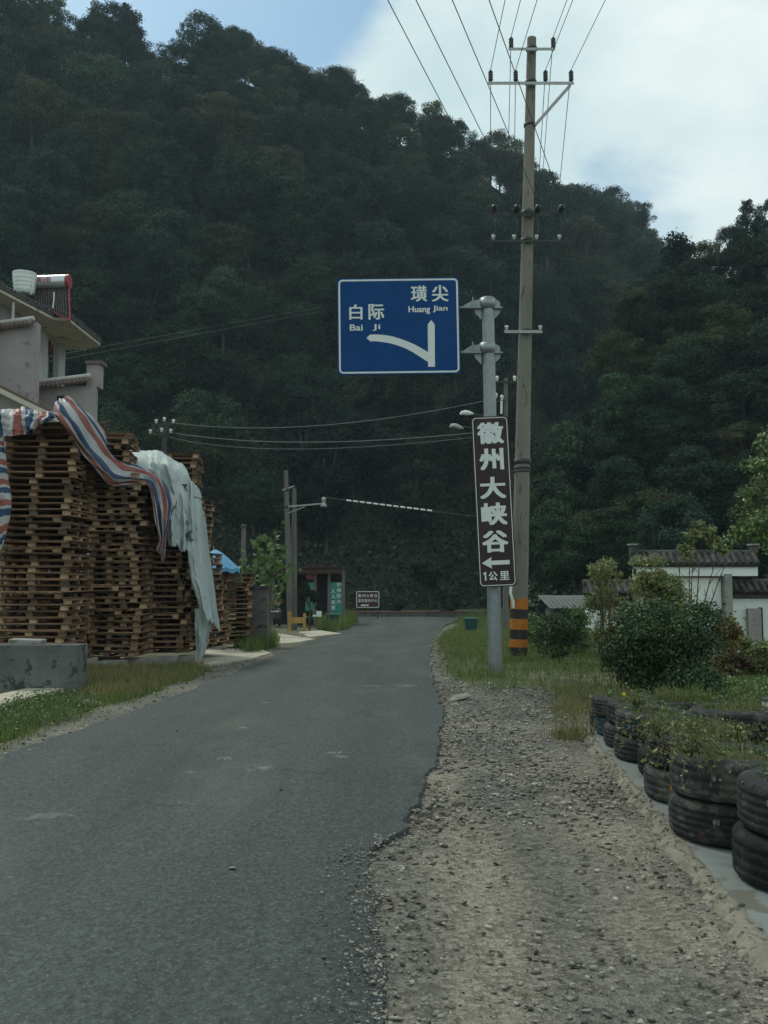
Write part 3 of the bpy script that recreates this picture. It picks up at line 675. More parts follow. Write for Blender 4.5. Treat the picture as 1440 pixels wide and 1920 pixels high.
if FAR_V:
    o = link_mesh('forest', np_mesh('forest', np.concatenate(FAR_V), np.concatenate(FAR_F), M['leaf_hill'][0])); tag(o, 'dense wood running on past the planted hill trees', None, None, 'stuff')
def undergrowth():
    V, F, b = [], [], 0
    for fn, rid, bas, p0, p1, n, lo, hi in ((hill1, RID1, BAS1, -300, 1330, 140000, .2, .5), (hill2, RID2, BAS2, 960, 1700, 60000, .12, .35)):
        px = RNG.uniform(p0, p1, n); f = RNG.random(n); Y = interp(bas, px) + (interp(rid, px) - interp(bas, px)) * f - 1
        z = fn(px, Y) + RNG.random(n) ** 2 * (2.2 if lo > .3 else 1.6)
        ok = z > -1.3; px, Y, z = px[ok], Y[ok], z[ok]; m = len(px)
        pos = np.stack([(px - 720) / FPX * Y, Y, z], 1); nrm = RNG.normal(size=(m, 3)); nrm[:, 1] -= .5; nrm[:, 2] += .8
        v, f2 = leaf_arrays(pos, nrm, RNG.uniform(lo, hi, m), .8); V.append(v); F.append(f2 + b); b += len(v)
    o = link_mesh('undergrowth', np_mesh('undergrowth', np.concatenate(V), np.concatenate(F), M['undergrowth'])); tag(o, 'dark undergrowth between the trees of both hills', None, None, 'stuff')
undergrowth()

# ------------------------------------------------------------------ plants near the road
def bush(name, label, px, base_py, w_px, h_px, Y, m, n, leaf, blobs=14, group=None, cat='bush', stems=6, bottom=.12, flat=1.0, tall=False, z=None):
    """Shrub whose base stands at a pixel column: leaf crown plus its own stems."""
    k = mpp(Y); w, h = w_px * k, h_px * k
    p = P(px, base_py, Y); p.z = zt(Y) if z is None else z
    t = thing(name, label, cat, p, 0, group); B = []
    for _ in range(blobs):
        a, q = random.uniform(0, 6.28), random.random() ** .5; zz = random.uniform(bottom, .86)
        e = math.sin(min(1, zz * .9 + .1) * math.pi) ** .45 if not tall else .55 + .45 * zz
        B.append((q * w * .36 * e * math.cos(a), q * w * .36 * e * math.sin(a), h * zz * .95, random.uniform(.12, .2) * min(w, h * 1.2) * (1.15 if zz < .5 else .95)))
    V, F = blob_leaves(B, n, leaf * .6, leaf * 1.25, shell=.6, jit=.8, aspect=.55)
    link_mesh('foliage', np_mesh('foliage', V, F, m), t)
    sb = MB()
    for b in random.sample(B, min(stems, len(B))):
        sb.tube([(b[0] * .35, b[1] * .35, -.05), (b[0] * .75 + random.uniform(-.04, .04), b[1] * .7, b[2] * .5), (b[0] * .9, b[1] * .9, b[2] * .8), (b[0] + random.uniform(-.05, .05), b[1], b[2] * 1.08)], [.010 * max(1, h), .008 * max(1, h), .005, .003], 5)
    sb.build('stem', M['twig'], t); return t
def blades(name, label, pts, hlo, hhi, wid, m, lean=.5, kind='stuff', parent=None, cat=None, group=None):
    pts = np.asarray(pts, float); n = len(pts); h = RNG.uniform(hlo, hhi, n) * (0.6 + .4 * RNG.random(n)); a = RNG.uniform(0, 6.28, n); la = RNG.uniform(0, 6.28, n); ln = RNG.random(n) ** 1.3 * lean
    d = np.stack([np.cos(a), np.sin(a), 0 * a], 1); l = np.stack([np.cos(la), np.sin(la), 0 * a], 1); w = wid * RNG.uniform(.6, 1.3, n)[:, None]
    up = np.array([[0, 0, 1.0]])
    p1 = pts + up * (h * .55)[:, None] + l * (h * ln * .35)[:, None]; p2 = pts + up * (h * (1 - .35 * ln))[:, None] + l * (h * ln)[:, None]
    V = np.stack([pts - d * w, pts + d * w, p1 + d * w * .75, p1 - d * w * .75, p2 + d * w * .12, p2 - d * w * .12], 1).reshape(-1, 3)
    i = np.arange(n)[:, None] * 6; F = np.concatenate([i + np.array([[0, 1, 2, 3]]), i + np.array([[3, 2, 4, 5]])])
    o = link_mesh(name, np_mesh(name, V, F, m), parent)
    return tag(o, label, cat, group, kind)
def scatter(poly_px, n, dens=None):
    """Random points of the valley floor inside a pixel polygon."""
    w = [G(*p) for p in poly_px]; X = np.array([p.x for p in w]); Y = np.array([p.y for p in w]); out = []
    while len(out) < n:
        x = RNG.uniform(X.min(), X.max(), 4000); y = RNG.uniform(Y.min(), Y.max(), 4000); ins = np.zeros(4000, bool); j = len(X) - 1
        for i in range(len(X)):
            c = ((Y[i] > y) != (Y[j] > y)) & (x < (X[j] - X[i]) * (y - Y[i]) / (Y[j] - Y[i] + 1e-12) + X[i]); ins ^= c; j = i
        if dens is not None: ins &= RNG.random(4000) < dens(x, y)
        out += list(zip(x[ins], y[ins]))
    out = np.array(out[:n]) + RNG.normal(size=(n, 2)) * .09; return np.column_stack([out, ZT(out[:, 1]) - .03])
cl = lambda a, b: (lambda x, y: np.clip(.45 + .75 * noise2(x * a, y * a, b), .06, 1))
right_verge = [(850, 1285), (818, 1225), (830, 1190), (868, 1166), (900, 1158), (1060, 1160), (1180, 1185), (1300, 1240), (1440, 1270), (1560, 1330), (1500, 1372), (1330, 1378), (1180, 1330), (1110, 1390), (1050, 1398), (1035, 1345), (1035, 1300), (990, 1290), (930, 1300)]
blades('grass', 'green grass growing round the poles and behind the tyres', scatter(right_verge, 66000, cl(1.6, 1)), .09, .30, .005, M['grass'])
blades('dry_grass', 'straw coloured seeding grass along the shoulder edge', scatter(right_verge, 9000, cl(1.1, 4)), .10, .32, .0035, M['grass_dry'], .7)
edge_r = [(1040, 1290), (1150, 1290), (1180, 1345), (1110, 1395), (1062, 1400), (1040, 1370)]
blades('dry_grass', 'rusty seeding grass spilling onto the gravel beside the farthest tyres', scatter(edge_r, 3200, cl(2.2, 2)), .06, .22, .0035, M['grass_dry'], .9)
left_verge = [(-160, 1470), (0, 1405), (90, 1368), (180, 1340), (250, 1312), (330, 1288), (385, 1262), (372, 1250), (150, 1252), (145, 1290), (0, 1330), (-160, 1370)]
blades('grass', 'weedy green verge below the concrete plinth', scatter(left_verge, 16000, cl(2.0, 7)), .05, .20, .006, M['grass'], .8)
blades('dry_grass', 'dry verge weeds at the foot of the pallet stacks', scatter([(150, 1260), (372, 1250), (385, 1262), (330, 1285), (240, 1305), (150, 1330)], 5000, cl(2.0, 3)), .10, .30, .005, M['grass_dry'], .8)
def weeds(name, label, poly, n, m, lo, hi, hgt):
    p = scatter(poly, n, cl(2.4, 5)); p[:, 2] += RNG.random(n) ** 1.5 * hgt + .02; nr = RNG.normal(size=(n, 3)); nr[:, 2] += 1
    V, F = leaf_arrays(p, nr, RNG.uniform(lo, hi, n), .6); return tag(link_mesh(name, np_mesh(name, V, F, m)), label, None, None, 'stuff')
weeds('weeds', 'low broadleaf weeds in the left verge', [(-160, 1440), (0, 1390), (170, 1335), (180, 1290), (60, 1310), (0, 1335), (-160, 1365)], 4500, M['leaf_green'], .02, .045, .14)
weeds('weeds', 'broadleaf weeds among the grass round the signpost', right_verge, 9000, M['leaf_green'], .02, .06, .22)
weeds('ground_cover', 'bright low ground cover before the white garden wall', [(1340, 1312), (1330, 1270), (1440, 1262), (1580, 1270), (1580, 1330), (1440, 1320)], 16000, M['leaf_bright'], .02, .05, .16)
far_bank = [(850, 1168), (905, 1150), (1130, 1148), (1130, 1180), (1000, 1185), (900, 1178)]
blades('tall_grass', 'rank green grass beyond the striped pole', scatter(far_bank, 12000), .25, .8, .012, M['grass'], .5)
blades('tall_grass', 'tall grass round the left wheelie bin', scatter([(600, 1182), (640, 1184), (668, 1168), (664, 1160), (600, 1162)], 8000), .3, .9, .014, M['grass'], .5)
blades('tall_grass', 'grass beside the driveway at the dark wall', scatter([(470, 1226), (512, 1214), (510, 1196), (470, 1200), (446, 1216)], 5000), .2, .55, .010, M['grass'], .6)

bush('shrub', 'small round shrub just right of the striped pole', 1052, 1230, 122, 104, 16.6, M['leaf_bush'], 7000, .05, 20)
bush('clipped_bush', 'large dark glossy rounded bush behind the tyre planters', 1252, 1322, 262, 206, 10.6, M['leaf_bush'], 26000, .045, 34, bottom=.12)
bush('shrub', 'reddish brown shrub at the left flank of the big dark bush', 1168, 1275, 90, 128, 12.3, M['leaf_red'], 4200, .055, 14)
bush('shrub', 'golden yellow shrub showing over the right shoulder of the big dark bush', 1362, 1260, 104, 140, 13.0, M['leaf_gold'], 5200, .05, 14)
bush('shrub', 'golden orange shrub just above the reddish brown one', 1190, 1240, 90, 120, 13.6, M['leaf_gold'], 3600, .05, 10)
bush('tall_shrub', 'pale leafy tall shrub in front of the white gate wall', 1236, 1235, 156, 246, 14.5, M['leaf_pale'], 10000, .06, 44, bottom=.3, stems=14, tall=True)
bush('tall_shrub', 'thin twiggy shrub in front of the low tiled wall', 1135, 1220, 116, 216, 17.5, M['leaf_pale'], 5000, .06, 36, bottom=.1, stems=12, tall=True)
bush('hedge_shrub', 'pale yellow green shrub by the grey door of the white wall', 1420, 1284, 110, 104, 13.2, M['leaf_pale'], 5200, .06, 14)
bush('hedge_shrub', 'reddish low shrub left of the grey door', 1386, 1284, 64, 66, 12.7, M['leaf_red'], 2200, .055, 10)
for i, (px, Y, hh, w) in enumerate(((1092, 19.0, 92, 110), (1014, 21.0, 70, 80))):
    bush('shrub', ['low green bush in front of the tin shed roof', 'low green tuft bush behind the striped pole'][i], px, 1215, w, hh, Y, M['leaf_green'], 2200, .07, 10)
def bare_sapling():
    Y = 14.8; b = P(1305, 1230, Y); b.z = zt(Y)
    t = thing('sapling', 'nearly bare brown sapling with leaves only at its top before the white wall', 'tree', b)
    sb = MB(); tips = []
    for px, py, px1 in ((1285, 1000, 1292), (1318, 995, 1306), (1345, 1040, 1318), (1300, 1045, 1296), (1372, 1030, 1330), (1270, 1045, 1284)):
        e = P(px, py, Y + random.uniform(-.25, .25)) - b; m = P(px1, 1140, Y) - b
        sb.tube([(0, 0, -.05), m * .5 + Vector((.01, 0, 0)), m, (m + e) / 2 + Vector((random.uniform(-.04, .04), 0, 0)), e], [.016, .014, .011, .008, .004], 6)
        for q in range(3):
            s0 = m.lerp(e, .2 + .25 * q); s1 = s0 + Vector((random.uniform(-.22, .22), random.uniform(-.15, .15), random.uniform(.12, .3))); sb.tube([s0, s1], [.006, .003], 5)
        tips.append(e)
    sb.build('branches', M['twig'], t)
    B = [(*(P(px, py, Y) - b), r) for px, py, r in ((1300, 1005, .16), (1325, 1000, .17), (1340, 1020, .15), (1285, 1030, .14), (1310, 985, .10), (1355, 1035, .12), (1290, 1048, .12))]
    V, F = blob_leaves(B, 900, .05, .10, shell=.9, aspect=.5); link_mesh('foliage', np_mesh('foliage', V, F, M['leaf_pale']), t)
bare_sapling()
def edge_tree():
    Y = 21.0; b = P(1508, 1200, Y); b.z = zt(Y)
    t = thing('broadleaf_tree', 'bright leafy tree rising over the wall cut off by the right edge', 'tree', b); B = []
    for px, py, r in ((1428, 880, .45), (1410, 930, .35), (1450, 840, .5), (1420, 985, .45), (1470, 900, .7), (1500, 820, .8), (1460, 980, .6), (1395, 1000, .35), (1520, 950, .9), (1560, 860, .9), (1440, 1020, .4), (1600, 930, .9), (1540, 1010, .7), (1370, 1015, .28), (1352, 1030, .22)):
        B.append((*(P(px, py, Y + random.uniform(-.6, .8)) - b), r))
    V, F = blob_leaves(B, 8500, .07, .15, shell=.8, aspect=.55); link_mesh('crown', np_mesh('crown', V, F, M['leaf_bright']), t)
    tb = MB(); tb.tube([(0, 0, -.2), (.05, 0, 1.5), (-.05, 0, 3.2)], [.12, .1, .07], 8)
    for q in B[:9]: tb.tube([(0, 0, 1.6), (q[0] * .5, q[1] * .5, 1.6 + (q[2] - 1.6) * .6), q[:3]], [.06, .04, .012], 6)
    tb.build('trunk', M['bark'], t)
edge_tree()
def far_small_tree(name, label, px, top, base, w, Y, m, n, leaf, trunk=True, zbase=None):
    k = mpp(Y); b = P(px, base, Y); zb = zt(Y); H = P(px, top, Y).z - zb; b.z = zb
    t = thing(name, label, 'tree', b); B = []; W = w * k
    for _ in range(14):
        a, q = random.uniform(0, 6.28), random.random() ** .5; zz = random.uniform(.5, .92) if trunk else random.uniform(.15, .9)
        B.append((q * W * .36 * math.cos(a), q * W * .36 * math.sin(a), H * zz, random.uniform(.12, .2) * W))
    V, F = blob_leaves(B, n, leaf * .6, leaf * 1.3, shell=.7, aspect=.6); link_mesh('crown', np_mesh('crown', V, F, m), t)
    tb = MB(); tb.tube([(0, 0, -.1), (.03, 0, H * .4), (0, 0, H * .75)], [.05, .04, .02], 7)
    for q in B[:6]: tb.tube([(0, 0, H * .42), q[:3]], [.03, .01], 5)
    tb.build('trunk', M['twig'], t); return t
far_small_tree('young_tree', 'small thin trunked round tree beyond the road bend', 806, 1048, 1156, 88, 63.0, M['leaf_hill'][1], 3200, .22)
far_small_tree('young_tree', 'small bushy tree right of the thin trunked one at the road bend', 842, 1110, 1156, 44, 62.5, M['leaf_hill'][1], 1500, .2, False)
far_small_tree('young_tree', 'low bushy tree between the brown board and the thin trunked tree', 742, 1124, 1158, 36, 62.8, M['leaf_hill'][1], 1300, .2, False)
far_small_tree('roadside_tree', 'leafy tree standing above the blue parasol and dark wall', 505, 1000, 1190, 80, 36.0, M['leaf_green'], 3600, .13)
far_small_tree('roadside_tree', 'dark leafy tree hugging the right of the twin wooden poles', 580, 1085, 1180, 46, 43.0, M['leaf_hill'][1], 1800, .14, False)
def gourd_vine():
    Y = 30.0; b = P(500, 1190, Y); b.z = zt(Y)
    t = thing('climbing_vine', 'climbing vine with big leaves arching over the dark wall', 'plant', b); sb = MB(); pos = []
    for ex, ey in ((520, 985), (478, 1020), (535, 1040), (545, 1065), (455, 1045), (500, 1010)):
        e = P(ex, ey, Y) - b; mid = Vector((e.x * .55, random.uniform(-.3, .3), e.z * .62)); pts = [Vector((0, 0, 0)), mid, e]
        sb.tube(pts, [.02, .014, .006], 5)
        for f in np.linspace(.35, 1, 34):
            p = (Vector((0, 0, 0)).lerp(mid, f * 2) if f < .5 else mid.lerp(e, f * 2 - 1)); pos.append(p + Vector((random.gauss(0, .12), random.gauss(0, .12), random.gauss(0, .1))))
    sb.build('stems', M['twig'], t); pos = np.array([p[:] for p in pos]); n = RNG.normal(size=pos.shape); n[:, 1] -= 1; n[:, 2] += .5
    V, F = leaf_arrays(pos, n, RNG.uniform(.12, .26, len(pos)), .8); link_mesh('foliage', np_mesh('foliage', V, F, M['leaf_green']), t)
gourd_vine()

# ------------------------------------------------------------------ lettering
_FONT = None
def glyphs(items, parent, m, y, name='lettering', bold=.012, depth=.002):
    """Text pieces (string, x0, z0, x1, z1 in the board's own frame) as one mesh just in front of the board; thickened with shifted copies."""
    verts, faces = [], []
    for s, x0, z0, x1, z1 in items:
        c = bpy.data.curves.new('t', 'FONT'); c.body = s; c.size = 1.0; c.fill_mode = 'FRONT'; c.resolution_u = 4
        o = bpy.data.objects.new('t', c); COL.objects.link(o); dg = bpy.context.evaluated_depsgraph_get(); dg.update()
        me = bpy.data.meshes.new_from_object(o.evaluated_get(dg)); bpy.data.objects.remove(o); bpy.data.curves.remove(c)
        co = np.array([v.co[:] for v in me.vertices])
        if not len(co): continue
        lo, hi = co.min(0), co.max(0); e = bold * (z1 - z0)
        sx, sz = (x1 - x0 - 2 * e) / max(1e-6, hi[0] - lo[0]), (z1 - z0 - 2 * e) / max(1e-6, hi[1] - lo[1])
        for q, (dx, dz) in enumerate(((0, 0), (1, .5), (-1, .5), (1, -.5), (-1, -.5))):
            b = len(verts)
            verts += [(x0 + e + (p[0] - lo[0]) * sx + dx * e, y - q * .0004, z0 + e + (p[1] - lo[1]) * sz + dz * e) for p in co]
            faces += [[b + i for i in f.vertices] for f in me.polygons]
        bpy.data.meshes.remove(me)
    me = bpy.data.meshes.new(name); me.from_pydata(verts, [], faces); me.materials.append(m); me.update()
    return link_mesh(name, me, parent)
def rounded(w, h, r, n=6, cx=0, cz=0):
    pts = []
    for sx, sz, a0 in ((1, 1, 0), (-1, 1, 90), (-1, -1, 180), (1, -1, 270)):
        for k in range(n + 1):
            a = R(a0 + 90 * k / n); pts.append((cx + sx * (w / 2 - r) + r * math.cos(a), cz + sz * (h / 2 - r) + r * math.sin(a)))
    return pts
def frame_line(mb, w, h, r, lw, y):
    a = rounded(w, h, r); b = rounded(w - 2 * lw, h - 2 * lw, max(.001, r - lw)); n = len(a)
    mb.add([(x, y, z) for x, z in a] + [(x, y, z) for x, z in b], [(i, n + i, n + (i+1) % n, (i+1) % n) for i in range(n)])
def flat(mb, pts, y): mb.add([(x, y, z) for x, z in pts], [tuple(range(len(pts)))])
def board_frame(TL, TR, BR, BL, Y):
    """Centre, roll about the view axis, width and height of a board from its four pixel corners."""
    a, b, c, d = (P(*p, Y) for p in (TL, TR, BR, BL)); cen = (a + b + c + d) / 4
    up = ((a - d) + (b - c)) / 2; w = ((b - a).length + (c - d).length) / 2; roll = math.atan2(up.x, up.z)
    return cen, roll, w, up.length

# ------------------------------------------------------------------ signs
def blue_sign():
    Y = 14.5; base = G(929, 1256); top = P(915, 566, Y); base = Vector((P(929, 1256, Y).x, Y, zt(Y)))
    t = thing('direction_sign', 'blue direction sign board bracketed to a grey steel post at the roadside', 'road sign', base)
    L = lambda px, py, dy=0: P(px, py, Y + dy) - base
    pb = MB(); a, b = Vector((0, 0, -.1)), L(914.5, 560)
    pb.tube([a, a.lerp(b, .33), a.lerp(b, .66), b], [.112, .108, .104, .098], 20); pb.build('post', M['galv'], t)
    cb = MB(); cb.lathe([(0.001, .022), (.09, .018), (.104, 0), (.104, -.03)], b, 16); cb.build('post_cap', M['galv'], t)
    for py in (577, 661):
        br = MB(); br.bar(L(838, py, -.02), L(942, py + 1, -.02), .09, .022)
        for s in (-1, 1):                     # stiffener plates above and below the flange
            x0 = L(914, py).x; z0 = L(914, py).z
            br.prism([(x0 + s * .09, -.006, z0 + .012), (x0 + s * .21, -.006, z0 + .012), (x0 + s * .20, -.006, z0 + .10), (x0 + s * .12, -.006, z0 + .15), (x0 + s * .09, -.006, z0 + .15)], (0, .012, 0))
            br.prism([(x0 + s * .10, -.006, z0 - .012), (x0 + s * .22, -.006, z0 - .012), (x0 + s * .20, -.006, z0 - .09), (x0 + s * .10, -.006, z0 - .20)], (0, .012, 0))
        br.lathe([(.118, -.02), (.125, -.02), (.125, .15), (.118, .15)], (x0, 0, z0), 20)
        br.prism([(L(866, py).x, -.03, z0 + .012), (L(900, py).x, -.03, z0 + .012), (L(900, py).x, -.03, z0 + .13), (L(884, py).x, -.03, z0 + .11)], (0, .012, 0))
        br.tube([(L(886, py).x, -.06, z0 - .03), (L(886, py).x, -.06, z0 + .16)], .012, 8)
        fix_normals(br.build('bracket', M['galv'], t))
    cen, roll, w, h = board_frame((631, 522), (862.5, 519.5), (862.5, 698.5), (634, 705.5), Y - .14)
    roll = R(-.6)
    e = MB(); pts = rounded(w, h, .03); e.prism([(x, 0, z) for x, z in pts], (0, .028, 0)); bd = fix_normals(e.build('board', M['sign_blue'], t))
    bd.location = cen - base; bd.rotation_euler = (0, -roll * 0 + R(-.75), 0)
    back = MB(); back.bar((-w * .42, .055, h * .20), (w * .5, .055, h * .20), .04, .06); back.bar((-w * .42, .055, -h * .28), (w * .5, .055, -h * .28), .04, .06); back.build('rail', M['galv'], bd)
    inv = (Matrix.Translation(cen) @ Matrix.Rotation(R(-.75), 4, 'Y')).inverted()
    Q = lambda px, py: (lambda v: (v.x, v.z))(inv @ P(px, py, Y - .14))
    bl = MB(); frame_line(bl, w - .045, h - .045, .07, .028, -.003); bl.build('border', M['sign_white'], bd)
    def it(s, x0, y0, x1, y1): a, b = Q(x0, y1), Q(x1, y0); return (s, a[0], a[1], b[0], b[1])
    glyphs([it('璜', 770.5, 535, 800.5, 566), it('尖', 810, 534, 840.5, 566)], bd, M['sign_white'], -.004, bold=.026)
    glyphs([it('白', 655, 570.5, 679.5, 600), it('际', 691, 569.5, 720, 600)], bd, M['sign_white'], -.004, bold=.026)
    glyphs([it('Huang', 766, 573.5, 806.5, 589.5), it('Jian', 811.5, 572.5, 839, 586)], bd, M['sign_white'], -.004, bold=.03)
    glyphs([it('Bai', 656, 608, 680, 620.5), it('Ji', 698.5, 607.5, 713, 620.5)], bd, M['sign_white'], -.004, bold=.03)
    ar = MB(); z = lambda X, Y_: Q(620 + X / 5.54, 510 + Y_ / 5.54)
    flat(ar, [z(*p) for p in ((1012, 985), (1083, 985), (1080, 545), (1044, 500), (1008, 545))], -.004)
    tp = [(372, 685), (410, 650), (500, 650), (580, 658), (650, 672), (725, 694), (800, 722), (870, 753), (930, 785), (1010, 832)]
    bt = [(372, 685), (410, 720), (470, 720), (540, 728), (620, 742), (700, 765), (780, 795), (850, 832), (910, 870), (1011, 935)]
    V = [(*z(*p),) for p in tp + bt]; n = len(tp)
    ar.add([(x, -.0045, q) for x, q in V], [(i, i + 1, n + i + 1, n + i) for i in range(n - 1)]); ar.build('arrow', M['sign_white'], bd)
    # the hanging plate
    return t
blue_sign()
def brown_plate():
    Y = 14.28; cen, roll, w, h = board_frame((885, 783), (953, 778.5), (968, 1097), (897, 1103), Y); rl = R(-2.4)
    t = thing('tourist_sign', 'tall narrow dark brown sign with white characters leaning on the steel post', 'sign', cen); t.rotation_euler = (0, rl, 0)
    e = MB(); e.prism([(x, 0, z) for x, z in rounded(w, h, .05)], (0, .02, 0)); fix_normals(e.build('board', M['sign_brown'], t))
    bl = MB(); frame_line(bl, w - .035, h - .035, .06, .011, -.003); bl.build('border', M['sign_white'], t)
    cl_ = MB()
    for zz in (-h * .35, h * .38): cl_.lathe([(.118, -.025), (.125, -.025), (.125, .025), (.118, .025)], (.0, .135, zz), 18); cl_.bar((-.16, .03, zz), (.16, .03, zz), .02, .04)
    cl_.build('clamp', M['galv'], t)
    inv = (Matrix.Translation(cen) @ Matrix.Rotation(rl, 4, 'Y')).inverted()
    Q = lambda px, py: (lambda v: (v.x, v.z))(inv @ P(px, py, Y))
    def it(s, cx, cy, pw, ph):
        c = Q(cx, cy); k = mpp(Y); return (s, c[0] - pw * k / 2, c[1] - ph * k / 2, c[0] + pw * k / 2, c[1] + ph * k / 2)
    glyphs([it('徽', 919.5, 812, 50, 43), it('州', 921.5, 861, 46, 43), it('大', 924, 914.5, 49, 43), it('峡', 926.5, 963.5, 49, 44), it('谷', 928.5, 1015, 49, 43)], t, M['sign_white'], -.004, bold=.042)
    glyphs([it('公', 924.5, 1080, 17, 17), it('里', 946, 1079, 18, 17)], t, M['sign_white'], -.004, bold=.03)
    dg_ = MB(); c = Q(910, 1080.5); k = mpp(Y); flat(dg_, [(c[0] + x * k, c[1] + z_ * k) for x, z_ in ((-.6, 8), (1.8, 8), (1.8, -8), (-1.2, -8), (-1.2, 4.2), (-4, 3), (-4, 5.2))], -.004); dg_.build('digit', M['sign_white'], t)
    ar = MB(); c = Q(929.5, 1055); flat(ar, [(c[0] + x * k, c[1] + z_ * k) for x, z_ in ((-26, 0), (-7, 11), (-9, 4), (26, 4), (26, -4), (-9, -4), (-7, -11))], -.004); ar.build('arrow', M['sign_white'], t)
brown_plate()
def far_board():
    Y = 58.0; cen, roll, w, h = board_frame((667, 1109), (711, 1107), (712, 1139), (668, 1141), Y)
    t = thing('tourist_board', 'wide maroon board with two rows of white characters at the road bend', 'sign', cen)
    e = MB(); e.prism([(x, 0, z) for x, z in rounded(w, h, .05)], (0, .05, 0)); fix_normals(e.build('board', M['sign_maroon'], t))
    bl = MB(); frame_line(bl, w - .04, h - .04, .07, .045, -.006); bl.build('border', M['sign_white'], t)
    k = mpp(Y); it = lambda s, x, z, pw, ph: (s, x * k - pw * k / 2, z * k - ph * k / 2, x * k + pw * k / 2, z * k + ph * k / 2)
    items = [it(s, -15 + 7.5 * i, 7, 6.2, 6.4) for i, s in enumerate('徽州大峡谷')] + [it(s, -15.5 + 6.2 * i, -2, 5.4, 6.2) for i, s in enumerate('游客服务中心')]
    glyphs(items, t, M['sign_white'], -.008, bold=.02)
    ar = MB(); flat(ar, [(x * k, z * k) for x, z in ((-14, -11), (-11, -9.2), (2, -9.6), (2, -12), (-11, -12.4))], -.008); ar.build('arrow', M['sign_white'], t)
    for s in (-1, 1):
        p = MB(); p.tube([(s * w * .42, .1, -h / 2 - 1.0), (s * w * .42, .1, h / 2 - .1)], .04, 8); p.build('leg', M['dark_steel'], t)
far_board()

# ------------------------------------------------------------------ utility poles and wires
MAIN = {}
def insulator(parent, p, m, h=.26, r=.055, name='insulator'):
    mb = MB(); prof = [(.02, 0), (.03, .02)]
    for i in range(4): z = .04 + i * h * .2; prof += [(r, z), (r * 1.08, z + h * .06), (r * .62, z + h * .13)]
    prof += [(r * .7, h * .92), (r * .35, h), (.001, h)]; mb.lathe(prof, p, 14); return mb.build(name, m, parent)
def main_pole():
    Y = 17.6; base = Vector((P(971.5, 1225, Y).x, Y, zt(Y))); top = P(997, 72, Y)
    t = thing('utility_pole', 'tall concrete power pole with orange and black bands at its foot', 'utility pole', base)
    L = lambda px, py, dy=0: P(px, py, Y + dy) - base
    ax = lambda py: L(971.5 + (997 - 971.5) * (1225 - py) / 1153.0, py)
    rad = lambda py: (34 - 16 * (1225 - py) / 1153.0) / 2 * mpp(Y) * .98
    pb = MB(); pys = [1240, 1225, 1000, 700, 400, 72]; pb.tube([ax(q) for q in pys], [rad(q) for q in pys], 28); pb.build('shaft', M['pole_concrete'], t)
    bands = [(1122, 1142, 'orange_paint'), (1142, 1160, 'black_paint'), (1160, 1180, 'orange_paint'), (1180, 1198, 'black_paint'), (1198, 1213, 'orange_paint'), (1213, 1229, 'black_paint')]
    for a, b, m in bands:
        q = MB(); q.tube([ax(b), ax(a)], [rad(b) + .004, rad(a) + .004], 28, caps=False); q.build('painted_band', M[m], t)
    for py, hh in ((235, 5), (92, 6), (155, 6), (400, 8), (452, 7), (622, 6), (866, 9), (878, 4), (884, 3)):
        q = MB(); c = ax(py); q.lathe([(rad(py) + .002, -hh * .5 * mpp(Y)), (rad(py) + .02, -hh * .5 * mpp(Y)), (rad(py) + .02, hh * .5 * mpp(Y)), (rad(py) + .002, hh * .5 * mpp(Y))], c, 24); q.build('collar', M['dark_steel'], t)
    dy = -.16
    for py, x0, x1, hh in ((92, 954, 1041, 5), (156, 915, 1076, 5.5), (402, 921, 1057, 8), (452, 918, 1057, 3.5), (622, 946, 1017, 5)):
        q = MB(); d = dy - rad(py) * .3; a, b = L(x0, py, d), L(x1, py, d); h = hh * mpp(Y)
        q.bar(a, b, .012, h); q.bar(a + Vector((0, .035, h / 2)), b + Vector((0, .035, h / 2)), .07, .012); q.build('crossarm', M['steel'] if py < 300 or py > 600 else M['dark_steel'], t)
    q = MB(); q.bar(L(1069, 160, dy), L(1003, 235, dy * .6), .05, .05); q.build('brace', M['steel'], t)
    up = []
    for px, py in ((958.5, 92), (1037.5, 92), (920, 154), (967, 154), (1023, 154), (1071, 154)):
        p = L(px, py, dy); insulator(t, p, M['insulator_dark'], .25, .046); up.append(base + p + Vector((0, 0, .25)))
    st = []
    for px in (925, 967, 1006, 1050):
        p = L(px, 401, dy - .05); mb = MB()
        for i in range(3): mb.lathe([(.022, -.03), (.058, -.012), (.058, .012), (.022, .03)], p + Vector((0, -.07 - i * .07, .05)), 16, M=Matrix.Rotation(R(90), 3, 'X'))
        mb.build('strain_insulator', M['insulator_dark'], t); st.append(base + p + Vector((0, -.28, .05)))
        pin = MB(); pin.tube([p + Vector((0, 0, -.02)), p + Vector((.03, -.05, -.25)), p + Vector((0, 0, -.42))], .008, 5); pin.build('jumper', M['wire'], t)
    for px, py in ((925, 449), (964, 449), (1006, 449), (1049, 449), (950, 619), (1013, 619)):
        p = L(px, py, dy); mb = MB(); mb.lathe([(.012, 0), (.012, .02), (.035, .025), (.03, .055), (.042, .06), (.036, .085), (.001, .095)], p, 12); mb.build('small_insulator', M['porcelain'], t)
    q = MB(); q.tube([L(958, 1100, -.2), L(957, 1112, -.22), L(962, 1128, -.2), L(963, 1140, -.17)], .028, 10); q.build('conduit', M['white_plastic'], t)
    MAIN['up'] = up; MAIN['st'] = st
main_pole()
def wire(pts, r, label, group, name='power_line', sag=0.0):
    a, b = Vector(pts[0]), Vector(pts[-1]); n = 14; P_ = []
    if len(pts) == 2:
        for i in range(n + 1): f = i / n; p = a.lerp(b, f); p.z -= sag * 4 * f * (1 - f); P_.append(p)
    else:
        P_ = [Vector(p) for p in pts]
    mb = MB(); mb.tube(P_, r, 6); o = mb.build(name, M['wire']); return tag(o, label, 'power line', group)
